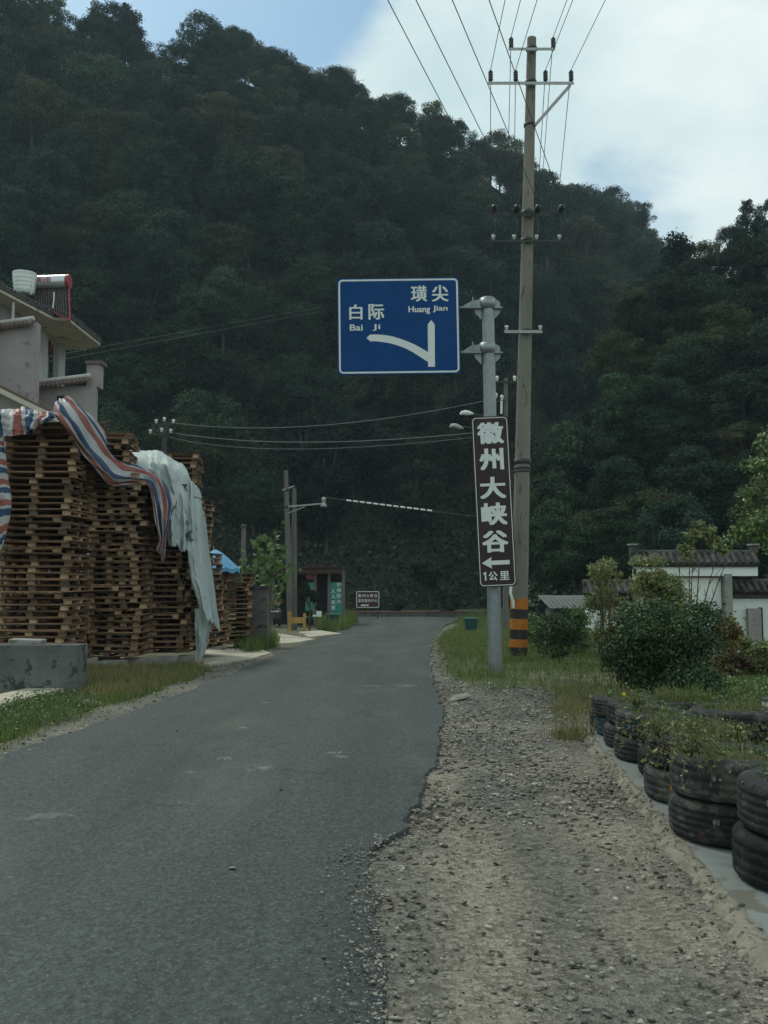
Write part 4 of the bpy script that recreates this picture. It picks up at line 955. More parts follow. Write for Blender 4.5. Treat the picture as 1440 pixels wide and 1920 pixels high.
ORD = ['leftmost', 'second from left', 'third from left', 'fourth from left', 'fifth from left', 'rightmost']
def through(p, px, py):
    """Point where the pixel's ray reaches the height of p (a level wire)."""
    return P(px, py, (p.z - CH) / slope(py))
up = MAIN['up']; near_px = [976, 1063, 947, 1007, 1074, 1135]; far_px = [(953.5, 262), (1021, 277), (920, 250), (965, 262), (1014, 270), (1053.5, 300)]
order = [2, 0, 3, 4, 1, 5]
for rank, i in enumerate(order):
    q = through(up[i], near_px[i], 0); e = up[i] + (q - up[i]).normalized() * 26
    wire([up[i], e], .0068, f'overhead wire coming forward from the dark insulators, {ORD[rank]} of six', 'near side overhead wires')
    q = through(up[i], *far_px[i]); d = (q - up[i]).normalized()
    wire([up[i], up[i] + d * 58], .0075, f'wire running from the pole to the hill, {ORD[rank]} of six', 'far side overhead wires', sag=.2)
for rank, (p, px) in enumerate(zip(MAIN['st'], (727, 780, 848, 917))):
    q = through(p, px, 0); wire([p, p + (q - p).normalized() * 30], .0068, f'slanting wire to the disc insulators, {["leftmost", "second from left", "second from right", "rightmost"][rank]} of four', 'slanting overhead wires')

def far_pole():
    Y = 41.0; base = Vector((P(948, 1150, Y).x, Y, zt(Y))); L = lambda px, py, dy=0: P(px, py, Y + dy) - base
    t = thing('utility_pole', 'slim distant pole with white insulators showing between sign post and concrete pole', 'utility pole', base)
    q = MB(); q.tube([(0, 0, -.2), L(948.5, 709)], [.14, .09], 12); q.build('shaft', M['wood_grey'], t)
    for py, a, b in ((716, 930, 966), (752, 928, 948)):
        q = MB(); q.bar(L(a, py, -.12), L(b, py, -.12), .06, .06); q.build('crossarm', M['dark_steel'], t)
    for px, py in ((932, 715), (965, 715), (930, 747), (941, 751)):
        mb = MB(); mb.lathe([(.02, 0), (.07, .05), (.06, .12), (.09, .14), (.06, .24), (.001, .26)], L(px, py, -.15), 12); mb.build('insulator', M['porcelain'], t)
    q = MB(); q.tube([L(940, 776, -.2), L(940.5, 752, -.2)], .05, 10); q.build('conduit', M['white_plastic'], t)
    for px, py, lab in ((875, 777, 'bright white street lamp head beside the top of the tall brown sign'), (856, 801, 'dull grey street lamp head lower left of the bright one')):
        a = L(px, py) + base; tt = thing('street_lamp', lab, 'street lamp', a)
        arm = MB(); arm.tube([(.25, 0, .02), (P(946, py + 8, Y) - a)], [.03, .035], 8); arm.build('arm', M['dark_steel'], tt)
        hd = MB(); k = mpp(Y); s = 1 if px == 875 else -1
        prof = [(-13, 0, .03), (-9, 2.5 if s > 0 else 3, .09), (-2, 3.5 if s > 0 else 2.5, .12), (6, 2.5 if s > 0 else -.5, .10), (13, 1 if s > 0 else -3, .03)]
        hd.tube([(x * k, 0, z * k) for x, z, r in prof], [r for x, z, r in prof], 10); hd.build('lamp_head', M['white_plastic'] if s > 0 else M['steel'], tt)
far_pole()
def twin_poles():
    Y = 44.0
    for i, (pxb, pxt, top, lab) in enumerate(((545, 536, 882, 'taller weathered wooden pole carrying the lamp bracket'), (551, 552, 915, 'shorter weathered wooden pole close behind the bracket pole'))):
        yy = Y + i * .5; base = Vector((P(pxb, 1185, yy).x, yy, zt(yy))); L = lambda px, py, dy=0: P(px, py, yy + dy) - base
        t = thing('wooden_pole', lab, 'utility pole', base); q = MB(); q.tube([(0, 0, -.2), L((pxb + pxt) / 2, 1030), L(pxt, top)], [.16, .14, .10], 12); q.build('shaft', M['wood_grey'], t)
        if i == 0:
            q = MB(); q.bar(L(530, 919, -.12), L(552, 911, -.12), .06, .06); q.build('crossarm', M['steel'], t)
            q = MB(); q.bar(L(538, 950, -.12), L(606, 944, -.3), .06, .07); q.bar(L(540, 962, -.12), L(572, 950, -.2), .04, .04); q.build('bracket_arm', M['steel'], t)
            mb = MB(); mb.lathe([(.03, .30), (.10, .26), (.12, .16), (.07, .12), (.10, .02), (.12, -.06), (.20, -.14), (.03, -.18)], L(607, 944, -.3), 12); mb.build('lamp', M['steel'], t)
            for py in (918, 950): mb = MB(); mb.lathe([(.15, -.05), (.165, -.05), (.165, .05), (.15, .05)], L(539, py), 14); mb.build('collar', M['dark_steel'], t)
    yy = 31.0; base = Vector((P(456, 1195, yy).x, yy, zt(yy))); t = thing('wooden_pole', 'thin grey wooden post beside the climbing vine', 'post', base)
    q = MB(); q.tube([(0, 0, -.2), P(457, 983, yy) - base], [.10, .075], 10); q.build('shaft', M['wood_grey'], t)
    q = MB(); q.bar(P(450, 988, yy - .1) - base, P(463, 986, yy - .1) - base, .05, .05); q.build('crossarm', M['dark_steel'], t)
    yy = 36.0; base = Vector((P(307, 1180, yy).x, yy, zt(yy))); t = thing('utility_pole', 'dark slim pole with pale insulators peeking over the sheeted pallets', 'utility pole', base)
    L = lambda px, py, dy=0: P(px, py, yy + dy) - base
    q = MB(); q.tube([(0, 0, -.2), L(308, 788)], [.14, .10], 12); q.build('shaft', M['dark_steel'], t)
    for py in (795, 813): q = MB(); q.bar(L(284, py + 2, -.12), L(330, py - 1, -.12), .05, .05); q.build('crossarm', M['dark_steel'], t)
    for px, py in ((293, 794), (308, 790), (325, 794), (282, 813), (303, 810), (320, 812)):
        mb = MB(); mb.lathe([(.02, 0), (.06, .03), (.05, .09), (.075, .10), (.05, .16), (.001, .17)], L(px, py, -.12), 10); mb.build('insulator', M['porcelain'], t)
twin_poles()
def sagged(a, b, mid, n=16):
    a, b, m = Vector(a), Vector(b), Vector(mid); c = m * 2 - (a + b) / 2
    return [a * (1 - f) ** 2 + c * 2 * f * (1 - f) + b * f * f for f in [i / n for i in range(n + 1)]]
grp = 'cables strung along the hill foot'
M['wire_grey'] = mat('wire_grey', (.14,.15,.15), (.2,.21,.21), 3, .5)
def cable(a, mid, b, Y0, Y1, r, label):
    mb = MB(); mb.tube(sagged(P(*a, Y0), P(*b, Y1), P(*mid, (Y0 + Y1) / 2)), r, 6); return tag(mb.build('service_cable', M['wire_grey']), label, 'cable', grp)
cable((325, 793), (610, 797), (930, 747), 35.9, 41, .016, 'upper pale cable from the dark slim pole to the distant pole')
cable((320, 811), (600, 829), (941, 806), 35.9, 41, .018, 'middle pale cable from the dark slim pole past the lamp heads')
cable((300, 815), (560, 842), (930, 815), 35.9, 41, .012, 'lowest pale cable from the dark slim pole past the lamp heads')
cable((-60, 706), (190, 660), (600, 584), 35.5, 60, .007, 'faint cable rising from the house wall across the hill')
cable((-60, 697), (180, 652), (600, 576), 35.5, 60, .007, 'second faint cable just above it from the house wall')
def marker_cable():
    t = thing('marker_cable', 'black and white banded cable hanging left of the tall brown sign', 'cable', P(606, 934, 44))
    base = t.location; a, b, m = P(606, 932, 44) - base, P(905, 970, 41) - base, P(735, 949, 42.6) - base
    pts = sagged(a, b, m, 40); mb = MB(); mb.tube(pts, .014, 6); mb.build('core', M['wire'], t); q = MB()
    for i in range(13):
        px0 = 650 + i * 12.6; f = lambda x: P(x, 938 + (x - 650) * (20 / 162), 43.6 - (x - 606) * .01) - base
        q.tube([f(px0), f(px0 + 8.5)], .045, 6)
    q.build('white_bands', M['porcelain'], t)
marker_cable()

# ------------------------------------------------------------------ left: house
def house():
    Y = 38.0; base = Vector((P(40, 1100, Y).x, Y, zt(Y)))
    t = thing('house', 'pink plastered house with deep pale eaves behind the pallets', 'house', base)
    X = lambda px, yy=Y: P(px, 1000, yy).x - base.x
    Z = lambda py, yy=Y: P(720, py, yy).z - base.z
    def blk(mb, px0, px1, py0, py1, y0, y1, mi=0, ref=None):
        r = ref or y0; x0, x1, z1, z0 = X(px0, r), X(px1, r), Z(py0, r), Z(py1, r); mb.box(((x0 + x1) / 2, (y0 + y1) / 2 - Y, (z0 + z1) / 2), (x1 - x0, y1 - y0, z1 - z0), mi=mi)
    w = MB(); blk(w, -260, 58, 604, 1125, 34.6, 35.0); w.build('wall', M['pink_wall'], t)
    w = MB(); blk(w, 46, 173, 724, 1125, 36.8, 37.1); w.build('terrace_wall', M['pink_wall'], t)
    ZS = P(129, 601, 38.0).z                 # height of the level soffit; everything under the eaves follows it
    def sp(px, py): return P(px, py, (ZS - CH) / slope(py)) - base
    def fpt(px): return sp(px, float(np.interp(px, [-90, 44, 89, 111, 124], [522, 590, 624, 644, 654])))
    def facade(name, px0, px1, py_top, py_bot, m, back=.0):
        mb = MB(); off = Vector((-back, 0, 0)); pp = [fpt(px0), fpt((px0 + px1) / 2), fpt(px1)]; V = []
        for p, px in zip(pp, (px0, (px0 + px1) / 2, px1)):
            zt_ = p.z if py_top is None else P(px, py_top, p.y + Y).z - base.z; zb_ = P(px, py_bot, p.y + Y).z - base.z
            V += [(p.x - back, p.y, zt_), (p.x - back, p.y, zb_), (p.x - back - .25, p.y, zb_), (p.x - back - .25, p.y, zt_)]
        F = []
        for i in range(2):
            for j in range(4): F.append((4*i + j, 4*i + (j+1) % 4, 4*i + 4 + (j+1) % 4, 4*i + 4 + j))
        mb.add(V, F + [(0, 3, 2, 1), (8, 9, 10, 11)]); return fix_normals(mb.build(name, m, t))
    facade('facade', -90, 60.5, None, 740, M['pink_wall']); facade('pillar', 70, 91, None, 740, M['pale_wall']); facade('pillar', 110.5, 123, None, 740, M['pale_wall'])
    facade('window', 60.5, 70, 628, 740, M['glass_dark'], .06); facade('window_lintel', 60.5, 70, None, 627, M['pale_wall'])
    facade('porch_wall', 91, 110.5, None, 740, M['beam_brown'], .5); facade('door_curtain', 93, 108, 634, 662, M['red_cloth'], .3); facade('door', 99, 109, 668, 740, M['pink_wall'], .42)
    w = MB(); w.tube([sp(22, 566) + Vector((.1, -.1, -.05)), sp(22, 566) + Vector((.1, -.1, -1.1))], .06, 8); w.build('drainpipe', M['cap_white'], t)
    rp = lambda px, py, yy: Vector((X(px, yy), yy - Y, Z(py, yy)))
    th = Vector((0, 0, .16)); out_ = [sp(-90, 500), sp(42, 569), sp(102, 600), sp(129, 601), sp(188, 648)]; inn = [sp(171, 655), sp(126, 656), sp(110, 642), sp(88, 620), sp(44, 584), sp(-90, 505)]
    inn = [p + Vector((-.5, 0, 0)) if i > 1 else p for i, p in enumerate(inn)]
    r = MB(); r.prism(out_ + inn, (0, 0, .12)); fix_normals(r.build('eave_slab', M['soffit'], t))
    r = MB(); up_ = Vector((0, 0, .122)); o2 = [p + up_ + Vector((.05, -.02, 0)) for p in out_]; e2 = [p + Vector((-3.2, .3, 1.15)) for p in o2]; n_ = len(o2)
    r.add(o2 + e2 + [p + th for p in o2] + [p + th for p in e2], [(i, i + 1, n_ + i + 1, n_ + i) for i in range(n_ - 1)] + [(2*n_ + i, 3*n_ + i, 3*n_ + i + 1, 2*n_ + i + 1) for i in range(n_ - 1)] + [(i, 2*n_ + i, 2*n_ + i + 1, i + 1) for i in range(n_ - 1)] + [(n_ - 1, 3*n_ - 1, 4*n_ - 1, 2*n_ - 1), (0, n_, 3*n_, 2*n_)])
    for i in range(n_ - 1):
        k_ = max(2, int((o2[i + 1] - o2[i]).length / .24))
        for j in range(k_):
            p0, p1 = o2[i].lerp(o2[i + 1], (j + .5) / k_) + th, e2[i].lerp(e2[i + 1], (j + .5) / k_) + th; r.tube([p0 + Vector((.02, 0, -.02)), p1], .075, 6)
    fix_normals(r.build('roof', M['tile'], t))
    lw = MB(); a3, b3 = rp(-120, 668, 34.0), rp(104, 776, 34.0); lw.prism([a3, b3, b3 - th * .7, a3 - th * .7], (0, .4, 0)); fix_normals(lw.build('lean_to_roof', M['tile_brown'], t))
    lw = MB(); lw.prism([a3 - th * .72, b3 - th * .72, b3 - th * 2.0, a3 - th * 2.0], (0, .35, 0)); fix_normals(lw.build('lean_to_fascia', M['soffit'], t))
    def tile_cap(px0, px1, pyl, pyr, yy, name):
        c = MB(); a, b = rp(px0, pyl, yy), rp(px1, pyr, yy); c.tube([a, b], .10, 8, mi=0)
        d = (b - a); k = max(2, int(d.length / .17))
        for i in range(k): q = a + d * ((i + .5) / k); c.tube([q + Vector((0, 0, -.07)), q + Vector((0, -.30, -.30))], .075, 7, mi=1)
        c.prism([a + Vector((0, 0, -.06)), b + Vector((0, 0, -.06)), b + Vector((0, -.28, -.26)), a + Vector((0, -.28, -.26))], (0, 0, -.05), mi=1)
        c.build(name, [M['cap_white'], M['tile_brown']], t)
    tile_cap(-150, 52, 622, 597, 34.55, 'tiled_ledge'); tile_cap(50, 162, 718, 704, 36.7, 'tiled_coping')
    w = MB(); blk(w, 155, 180, 682, 726, 36.9, 37.4); w.build('corner_post', M['pink_wall'], t)
    w = MB(); blk(w, 151, 184, 676, 682, 36.8, 37.5); w.build('post_cap', M['tile_brown'], t)
    w = MB(); blk(w, 100, 114, 742, 754, 36.76, 36.85); w.build('vent', M['dark_void'], t)
    for px, py in ((178, 766), (204, 803)):
        pass
    # water tank and solar heater on the roof
    tk = base + rp(32, 552, 37.6); q = thing('water_tank', 'white ribbed plastic water tank on the house roof', 'water tank', tk)
    k = mpp(37.6); mb = MB(); prof = [(.001, 0), (17 * k, 0), (18 * k, 3 * k)]
    for i in range(4): z = (5 + i * 7.5) * k; prof += [((18.5 + i * .8) * k, z), ((20 + i * .8) * k, z + 2 * k), ((18.7 + i * .8) * k, z + 5 * k)]
    prof += [(22 * k, 35 * k), (22.5 * k, 38 * k)]; mb.lathe(prof, (0, 0, 0), 28); mb.build('body', M['white_plastic'], q)
    mb = MB(); mb.lathe([(22.8 * k, 38 * k), (22 * k, 41 * k), (12 * k, 43 * k), (.001, 43.5 * k)], (0, 0, 0), 28); mb.build('lid', M['cap_white'], q)
    mb = MB(); mb.tube([(21 * k, -.25, 20 * k), (20 * k, -.28, 5 * k), (17 * k, -.25, -4 * k)], .03, 8); mb.build('pipe', M['white_plastic'], q)
    hp = base + rp(92, 590, 38.2); q = thing('solar_water_heater', 'silver drum solar water heater with red ends beside the roof tank', 'solar heater', hp)
    S = lambda px, py, dy=0: P(px, py, 38.2 + dy) - hp; k = mpp(38.2)
    mb = MB(); mb.tube([S(54, 530), S(125, 528)], 13 * k, 24); mb.build('drum', M['tank_metal'], q)
    mb = MB(); mb.tube([S(125, 528), S(131, 528)], 13.6 * k, 24); mb.build('end_cap', M['red_metal'], q)
    mb = MB(); mb.tube([S(50, 530), S(54, 530)], 13.6 * k, 24); mb.build('end_cap', M['red_metal'], q)
    for i in range(15):
        x = 58 + i * 4.6; mb = MB(); mb.tube([S(x, 540, -.05), S(x + 2, 562 + (x - 58) * .56, -.5)], .035, 8); mb.build('vacuum_tube', M['tube_dark'], q)
    for x in (52, 129):
        mb = MB(); mb.bar(S(x, 541), S(x + 2, 563 + (x - 58) * .56, -.5), .07, .07); mb.build('frame_leg', M['red_metal'], q)
    mb = MB(); mb.bar(S(52, 542), S(129, 540), .05, .06); mb.bar(S(54, 560, -.5), S(131, 602, -.5), .08, .06); mb.build('frame_rail', M['red_metal'], q)
    mb = MB(); mb.tube([S(101, 548, -.5), S(101, 562, -.6), S(99, 578, -.7)], .025, 8); mb.build('pipe', M['white_plastic'], q)
    lb = glyphs([('太阳雨', S(62, 534).x, S(62, 534).z, S(100, 524).x, S(100, 523).z)], q, M['red_metal'], -13.25 * k, bold=.02)
house()

# ------------------------------------------------------------------ left: pallets, plinth, sheets
def pallet_proto():
    t = thing('pallet', 'weathered brown wooden pallet', 'pallet'); Lx, Ly = 1.2, 1.0
    top = MB()
    for i in range(8): top.box((0, -Ly / 2 + .05 + i * (Ly - .1) / 7, .093 + random.uniform(-.002, .002)), (Lx + random.uniform(-.03, .02), .088, .015), jit=.003)
    top.build('top_deck', M['wood'], t)
    mid = MB()
    for sx in (-1, 0, 1):
        mid.box((sx * (Lx / 2 - .06), 0, .077), (.10, Ly, .015), jit=.002)
        for sy in (-1, 0, 1): mid.box((sx * (Lx / 2 - .065 + random.uniform(-.01, .01)), sy * (Ly / 2 - .06), .042), (.11 + random.uniform(-.02, .02), .095, .052), jit=.004)
    mid.build('blocks', M['wood_end'], t)
    bot = MB()
    for sy in (-1, 0, 1): bot.box((0, sy * (Ly / 2 - .05), .008), (Lx, .09, .015), jit=.003)
    for sx in (-1, 1): bot.box((sx * (Lx / 2 - .05), 0, .008), (.08, Ly - .2, .014), jit=.003)
    bot.build('bottom_deck', M['wood'], t); return t
PROTO = [pallet_proto() for _ in range(3)]; USED = [False] * 3
PH = .1015
def stack(px, Y, yaw, top_py, base_z, label, lean=(0, 0), ends=True, skip=0):
    x = P(px, 1150, Y).x; z1 = P(px, top_py, Y).z; n = max(2, int((z1 - base_z) / PH)); wob = [0, 0]
    for k in range(n):
        i = random.randrange(3); f = k / n
        wob[0] = .92 * wob[0] + random.gauss(0, .02); wob[1] = .92 * wob[1] + random.gauss(0, .012)
        loc = (x + lean[0] * f + wob[0] + random.gauss(0, .016), Y + .5 + lean[1] * f + wob[1] + random.gauss(0, .008), base_z + k * PH); rz = R(yaw + random.gauss(0, 1.8)) + (math.pi if random.random() < .5 else 0) + (math.pi / 2 if random.random() < .13 else 0)
        lab = label + (', topmost' if k == n - 1 else ', lowest' if k == 0 else '')
        if not USED[i]: USED[i] = True; o = PROTO[i]; o.location = loc; o.rotation_euler = (0, 0, rz); o['label'] = lab; o['group'] = 'stacked wooden pallets'
        else: dup(PROTO[i], loc, rz, lab, 'stacked wooden pallets')
    return x, z1
stack(60, 14.5, -3, 786, .12, 'brown pallet of the front stack behind the concrete block')
stack(160, 15.5, 7, 806, .12, 'brown pallet of the second stack, seen end on beside the front stack')
stack(212, 15.65, 86, 884, .12, 'dark brown pallet of the third stack under the striped sheet')
stack(272, 16.3, 10, 900, .12, 'dark pallet of the fourth stack under the bend of the striped sheet')
stack(318, 16.7, 84, 930, .12, 'brown pallet of the fifth stack below the tail of the striped sheet')
stack(340, 17.3, 80, 1030, .12, 'brown pallet of the end stack under the pale sheet beside the forecourt')
stack(62, 15.9, 4, 830, .12, 'pallet half hidden in the stack behind the front stack')
stack(298, 18.1, 5, 842, .12, 'pallet of the rear stack showing over the pale sheet')
stack(225, 17.6, 5, 846, .12, 'pallet of the rear stack showing over the striped sheet')
stack(415, 20.9, 20, 1072, zt(20.9) + .12, 'reddish pallet of the low stack below the blue parasol')
def plinth():
    a = P(-140, 1210, 11.6); b = P(145, 1210, 11.6); t = thing('concrete_plinth', 'grey stained concrete wall block in front of the tallest pallet stack', 'wall', ((a.x + b.x) / 2, 11.8, 0))
    w = b.x - a.x; mb = MB(); mb.box((0, 0, a.z / 2 - .04), (w, .42, a.z + .08), jit=.008); mb.build('block', M['concrete_dark'], t, .012)
    mb = MB(); mb.box((w / 2 - .72, .02, a.z + .03), (.42, .2, .07), jit=.012); mb.build('loose_brick', M['concrete'], t, .008)
    t2 = thing('concrete_edging', 'pale cracked concrete edging slab in front of the plinth', 'edging', (P(60, 1310, 11.0).x, 11.0, .02))
    q = MB(); p = [G(-80, 1352), G(60, 1318), G(160, 1292), G(150, 1284), G(60, 1300), G(-80, 1330)]
    q.prism([(v.x - t2.location.x, v.y - t2.location.y, 0) for v in p], (0, 0, .05)); fix_normals(q.build('slab', M['apron'], t2))
    for i, (px, Y, s) in enumerate(((182, 15.2, .2), (216, 15.6, .24), (252, 15.9, .22), (282, 16.0, .2), (316, 16.3, .2), (352, 16.6, .22), (205, 16.2, .2), (410, 20.4, .2))):
        x = P(px, 1245, Y).x; b = MB(); b.box((0, 0, .06 + .0), (s * 1.7, s, .13), jit=.012)
        o = b.build('support_block', M['concrete'], None, .01); o.location = (x, Y, zt(Y)); o.rotation_euler = (0, 0, R(random.uniform(-20, 20)))
        tag(o, ['grey concrete block at the foot of the second pallet stack', 'grey concrete block at the left foot of the third pallet stack', 'grey concrete block at the right foot of the third pallet stack', 'grey concrete block left under the stack with the striped tail', 'grey concrete block right under the stack with the striped tail', 'grey concrete block at the foot of the end pallet stack', 'grey concrete block set back behind the second pallet stack', 'grey concrete block below the parasol pallets'][i], 'concrete block', 'blocks carrying the pallets')
plinth()
def catmull(p0, p1, p2, p3, t): return .5 * ((2 * p1) + (-p0 + p2) * t + (2 * p0 - 5 * p1 + 4 * p2 - p3) * t * t + (-p0 + 3 * p1 - 3 * p2 + p3) * t ** 3)
def resample(pts, n):
    pts = [np.array(p) for p in pts]; m = len(pts) - 1; out = []
    for i in range(n):
        f = i / (n - 1) * m; k = min(int(f), m - 1); t = f - k
        out.append(catmull(pts[max(k - 1, 0)], pts[k], pts[k + 1], pts[min(k + 2, m)], t))
    return np.array(out)
def sheet(name, label, rows, m, nu=60, nv=40, uvs=(1, 1), fold=.04, ffreq=9.0, along='v', cat='tarpaulin', ragged=0.0, seed=1, swap=False, thick=.003, crumple=.022):
    """Draped sheet through rows of pixel/depth control points (each row runs across the sheet)."""
    W = [resample([P(*p)[:] for p in r], nu) for r in rows]; W = np.array(W)
    S = np.stack([resample(list(W[:, i]), nv) for i in range(nu)], 1)
    v, u = np.meshgrid(np.linspace(0, 1, nv), np.linspace(0, 1, nu), indexing='ij')
    a = u if along == 'v' else v
    d = fold * (np.sin(a * ffreq * 6.28 / 3 + 2.2 * np.sin(v * 3 + seed) + seed) + .5 * np.sin(a * ffreq * 4.9 + v * 4 + seed * 2) + .35 * noise2(u * 14, v * 14, seed))
    S[..., 1] += d - fold; S[..., 2] += .25 * d * np.sin(u * 9 + v * 5)
    cr = noise2(u * 23, v * 19, seed + 3) * .5 + noise2(u * 47 + 3, v * 41, seed + 5) * .35 + np.abs(noise2(u * 11, v * 13, seed + 8)) * .8
    S[..., 1] += crumple * cr; S[..., 2] += crumple * .5 * noise2(u * 31, v * 29, seed + 6)
    if ragged: S[-3:, :, 2] += ragged * noise2(np.linspace(0, 30, nu), np.zeros(nu), seed)[None]
    i = np.arange(nu * nv).reshape(nv, nu); F = np.stack([i[:-1, :-1], i[1:, :-1], i[1:, 1:], i[:-1, 1:]], -1).reshape(-1, 4)
    uv = np.stack([(u if not swap else v) * uvs[0], v], -1).reshape(-1, 2)
    o = link_mesh(name, np_mesh(name, S.reshape(-1, 3), F, m, crumple < .03, uv)); md = o.modifiers.new('t', 'SOLIDIFY'); md.thickness = thick
    return tag(o, label, cat)
# striped sheet over the front edge of the first stack
sheet('striped_tarp', 'red white and blue striped sheet lying over the front edge of the tallest stack', [
    [(-60, 772, 14.7), (0, 770, 14.6), (48, 766, 14.5), (80, 772, 14.4), (108, 770, 14.4)],
    [(-60, 778, 14.2), (0, 775, 14.15), (48, 772, 14.15), (80, 778, 14.2), (112, 776, 14.25)],
    [(-60, 800, 14.02), (0, 797, 14.0), (48, 794, 14.0), (76, 788, 14.05), (108, 780, 14.2)],
    [(-60, 826, 14.0), (0, 821, 13.98), (48, 814, 13.98), (72, 800, 14.02), (104, 783, 14.2)]], M['tarp_striped'], 110, 34, (3.1, 1), .04, 14, crumple=.03)
sheet('striped_tarp', 'striped sheet strip hanging down the left edge of the front stack', [
    [(-40, 822, 14.0), (-5, 822, 13.98), (8, 826, 13.98)], [(-40, 880, 13.98), (-5, 880, 13.95), (14, 884, 13.95)], [(-40, 950, 13.96), (-5, 950, 13.94), (21, 948, 13.94)], [(-40, 1045, 13.96), (-5, 1035, 13.94), (8, 1022, 13.94)]],
    M['tarp_striped'], 20, 70, (5.2, 1), .02, 6, swap=True)
sheet('striped_tarp', 'long striped sheet falling from the tallest stack along the lower stacks to a hanging tail', [
    [(100, 766, 14.4), (110, 750, 14.6), (126, 743, 14.7), (136, 752, 14.9)],
    [(104, 782, 14.2), (118, 765, 14.3), (140, 755, 14.7), (156, 768, 15.2)],
    [(124, 806, 14.2), (140, 795, 14.3), (160, 779, 14.8), (184, 792, 15.4)],
    [(154, 850, 14.6), (168, 840, 14.7), (186, 817, 15.2), (206, 824, 15.8)],
    [(186, 888, 14.9), (198, 874, 15.0), (206, 850, 15.5), (218, 864, 16.0)],
    [(208, 912, 15.2), (220, 893, 15.25), (232, 870, 15.6), (244, 866, 16.1)],
    [(246, 908, 15.6), (252, 897, 15.6), (264, 878, 15.8), (272, 882, 16.2)],
    [(278, 912, 15.75), (284, 905, 15.75), (300, 898, 15.9), (314, 914, 16.2)],
    [(286, 940, 15.75), (296, 944, 15.75), (314, 940, 15.85), (331, 940, 16.0)],
    [(293, 978, 15.75), (301, 986, 15.75), (314, 972, 15.8), (324, 955, 15.9)],
    [(300, 1015, 15.78), (304, 1020, 15.78), (309, 1010, 15.8), (314, 985, 15.85)],
    [(294, 1030, 15.8), (302, 1046, 15.8), (307, 1054, 15.8), (309, 1040, 15.8)]], M['tarp_striped'], 44, 190, (2.3, 1), .03, 5, seed=4, crumple=.05)
sheet('pale_tarp', 'grey white sheet draped over the rear stacks with dark torn folds', [
    [(206, 850, 17.0), (256, 846, 17.3), (292, 846, 17.5), (320, 858, 17.7), (344, 872, 17.9), (350, 876, 18.4)],
    [(214, 868, 16.6), (262, 866, 16.6), (298, 866, 16.5), (326, 876, 16.6), (350, 890, 16.9), (360, 905, 17.4)],
    [(236, 890, 16.3), (282, 904, 16.3), (310, 905, 16.3), (334, 912, 16.4), (354, 918, 16.6), (366, 935, 17.0)],
    [(300, 940, 16.3), (314, 948, 16.2), (326, 950, 16.1), (342, 955, 16.2), (358, 960, 16.4), (368, 970, 16.7)],
    [(312, 985, 16.2), (320, 990, 16.1), (332, 992, 16.1), (344, 996, 16.1), (356, 1000, 16.3), (366, 1008, 16.5)],
    [(316, 1020, 16.2), (322, 1024, 16.1), (334, 1024, 16.1), (344, 1034, 16.1), (355, 1034, 16.2), (364, 1040, 16.4)]], M['tarp_pale'], 90, 90, (1, 1), .07, 7, ragged=.05, seed=2, crumple=.04)
sheet('pale_tarp', 'long grey white sheet hanging down the end of the pallets to a torn hem', [
    [(346, 905, 16.9), (358, 902, 16.9), (372, 915, 17.2), (378, 925, 17.6)],
    [(350, 960, 16.4), (362, 955, 16.4), (378, 955, 16.8), (386, 965, 17.4)],
    [(350, 1030, 16.2), (366, 1025, 16.2), (384, 1025, 16.6), (393, 1035, 17.2)],
    [(356, 1080, 16.15), (374, 1080, 16.15), (392, 1090, 16.5), (402, 1100, 17.0)],
    [(368, 1120, 16.1), (386, 1130, 16.1), (400, 1140, 16.4), (408, 1150, 16.9)],
    [(376, 1145, 16.1), (392, 1160, 16.1), (404, 1172, 16.3), (412, 1180, 16.8)]], M['tarp_pale'], 60, 110, (1, 1), .06, 6, ragged=.06, seed=6, crumple=.035)
sheet('pale_tarp', 'lower rag of grey sheet trailing to the ground at the pallets end', [
    [(366, 1140, 16.5), (384, 1142, 16.4), (400, 1168, 16.4)], [(366, 1180, 16.4), (382, 1185, 16.3), (396, 1182, 16.4)], [(368, 1215, 16.4), (378, 1215, 16.3), (388, 1212, 16.4)], [(366, 1242, 16.3), (372, 1244, 16.3), (378, 1238, 16.4)]], M['tarp_pale'], 20, 40, (1, 1), .03, 4, ragged=.03, seed=8)

def parasol():
    Y = 20.6; k = mpp(Y); b = Vector((P(398, 1215, Y).x, Y, zt(Y))); t = thing('parasol', 'light blue parasol over the low pallet stack', 'parasol', b)
    ap = P(404, 1030, Y) - b; rim = P(404, 1068, Y).z - b.z; n = 10; r0 = 46 * k; mb = MB(); V = [ap[:]]; rings = 4
    for q in range(1, rings + 1):
        f = q / rings
        for j in range(n * 4):
            a = 2 * math.pi * j / (n * 4); sc = 1 - .035 * f * (.5 - .5 * math.cos(a * n)); z = ap.z + (rim - ap.z) * (f ** 1.35) + .05 * f * (.5 - .5 * math.cos(a * n)) * (q == rings)
            V.append((ap.x + r0 * f * sc * math.cos(a), r0 * f * sc * math.sin(a), z))
    m_ = n * 4; F = [(0, 1 + j, 1 + (j + 1) % m_) for j in range(m_)]
    for q in range(rings - 1):
        for j in range(m_): F.append((1 + q*m_ + j, 1 + (q+1)*m_ + j, 1 + (q+1)*m_ + (j+1) % m_, 1 + q*m_ + (j+1) % m_))
    mb.add(V, F, 0, True); mb.build('canopy', M['umbrella_blue'], t)
    mb = MB(); ring = V[-m_:]; mb.add(ring + [(x * 1.01, y * 1.01, z - .09) for x, y, z in ring], [(j, (j+1) % m_, m_ + (j+1) % m_, m_ + j) for j in range(m_)]); mb.build('valance', M['umbrella_blue'], t)
    mb = MB(); mb.tube([(0, 0, 0), (0, 0, ap.z)], .02, 8); mb.tube([(0, 0, ap.z), (0, 0, ap.z + .08)], .012, 6); mb.build('pole', M['steel'], t)
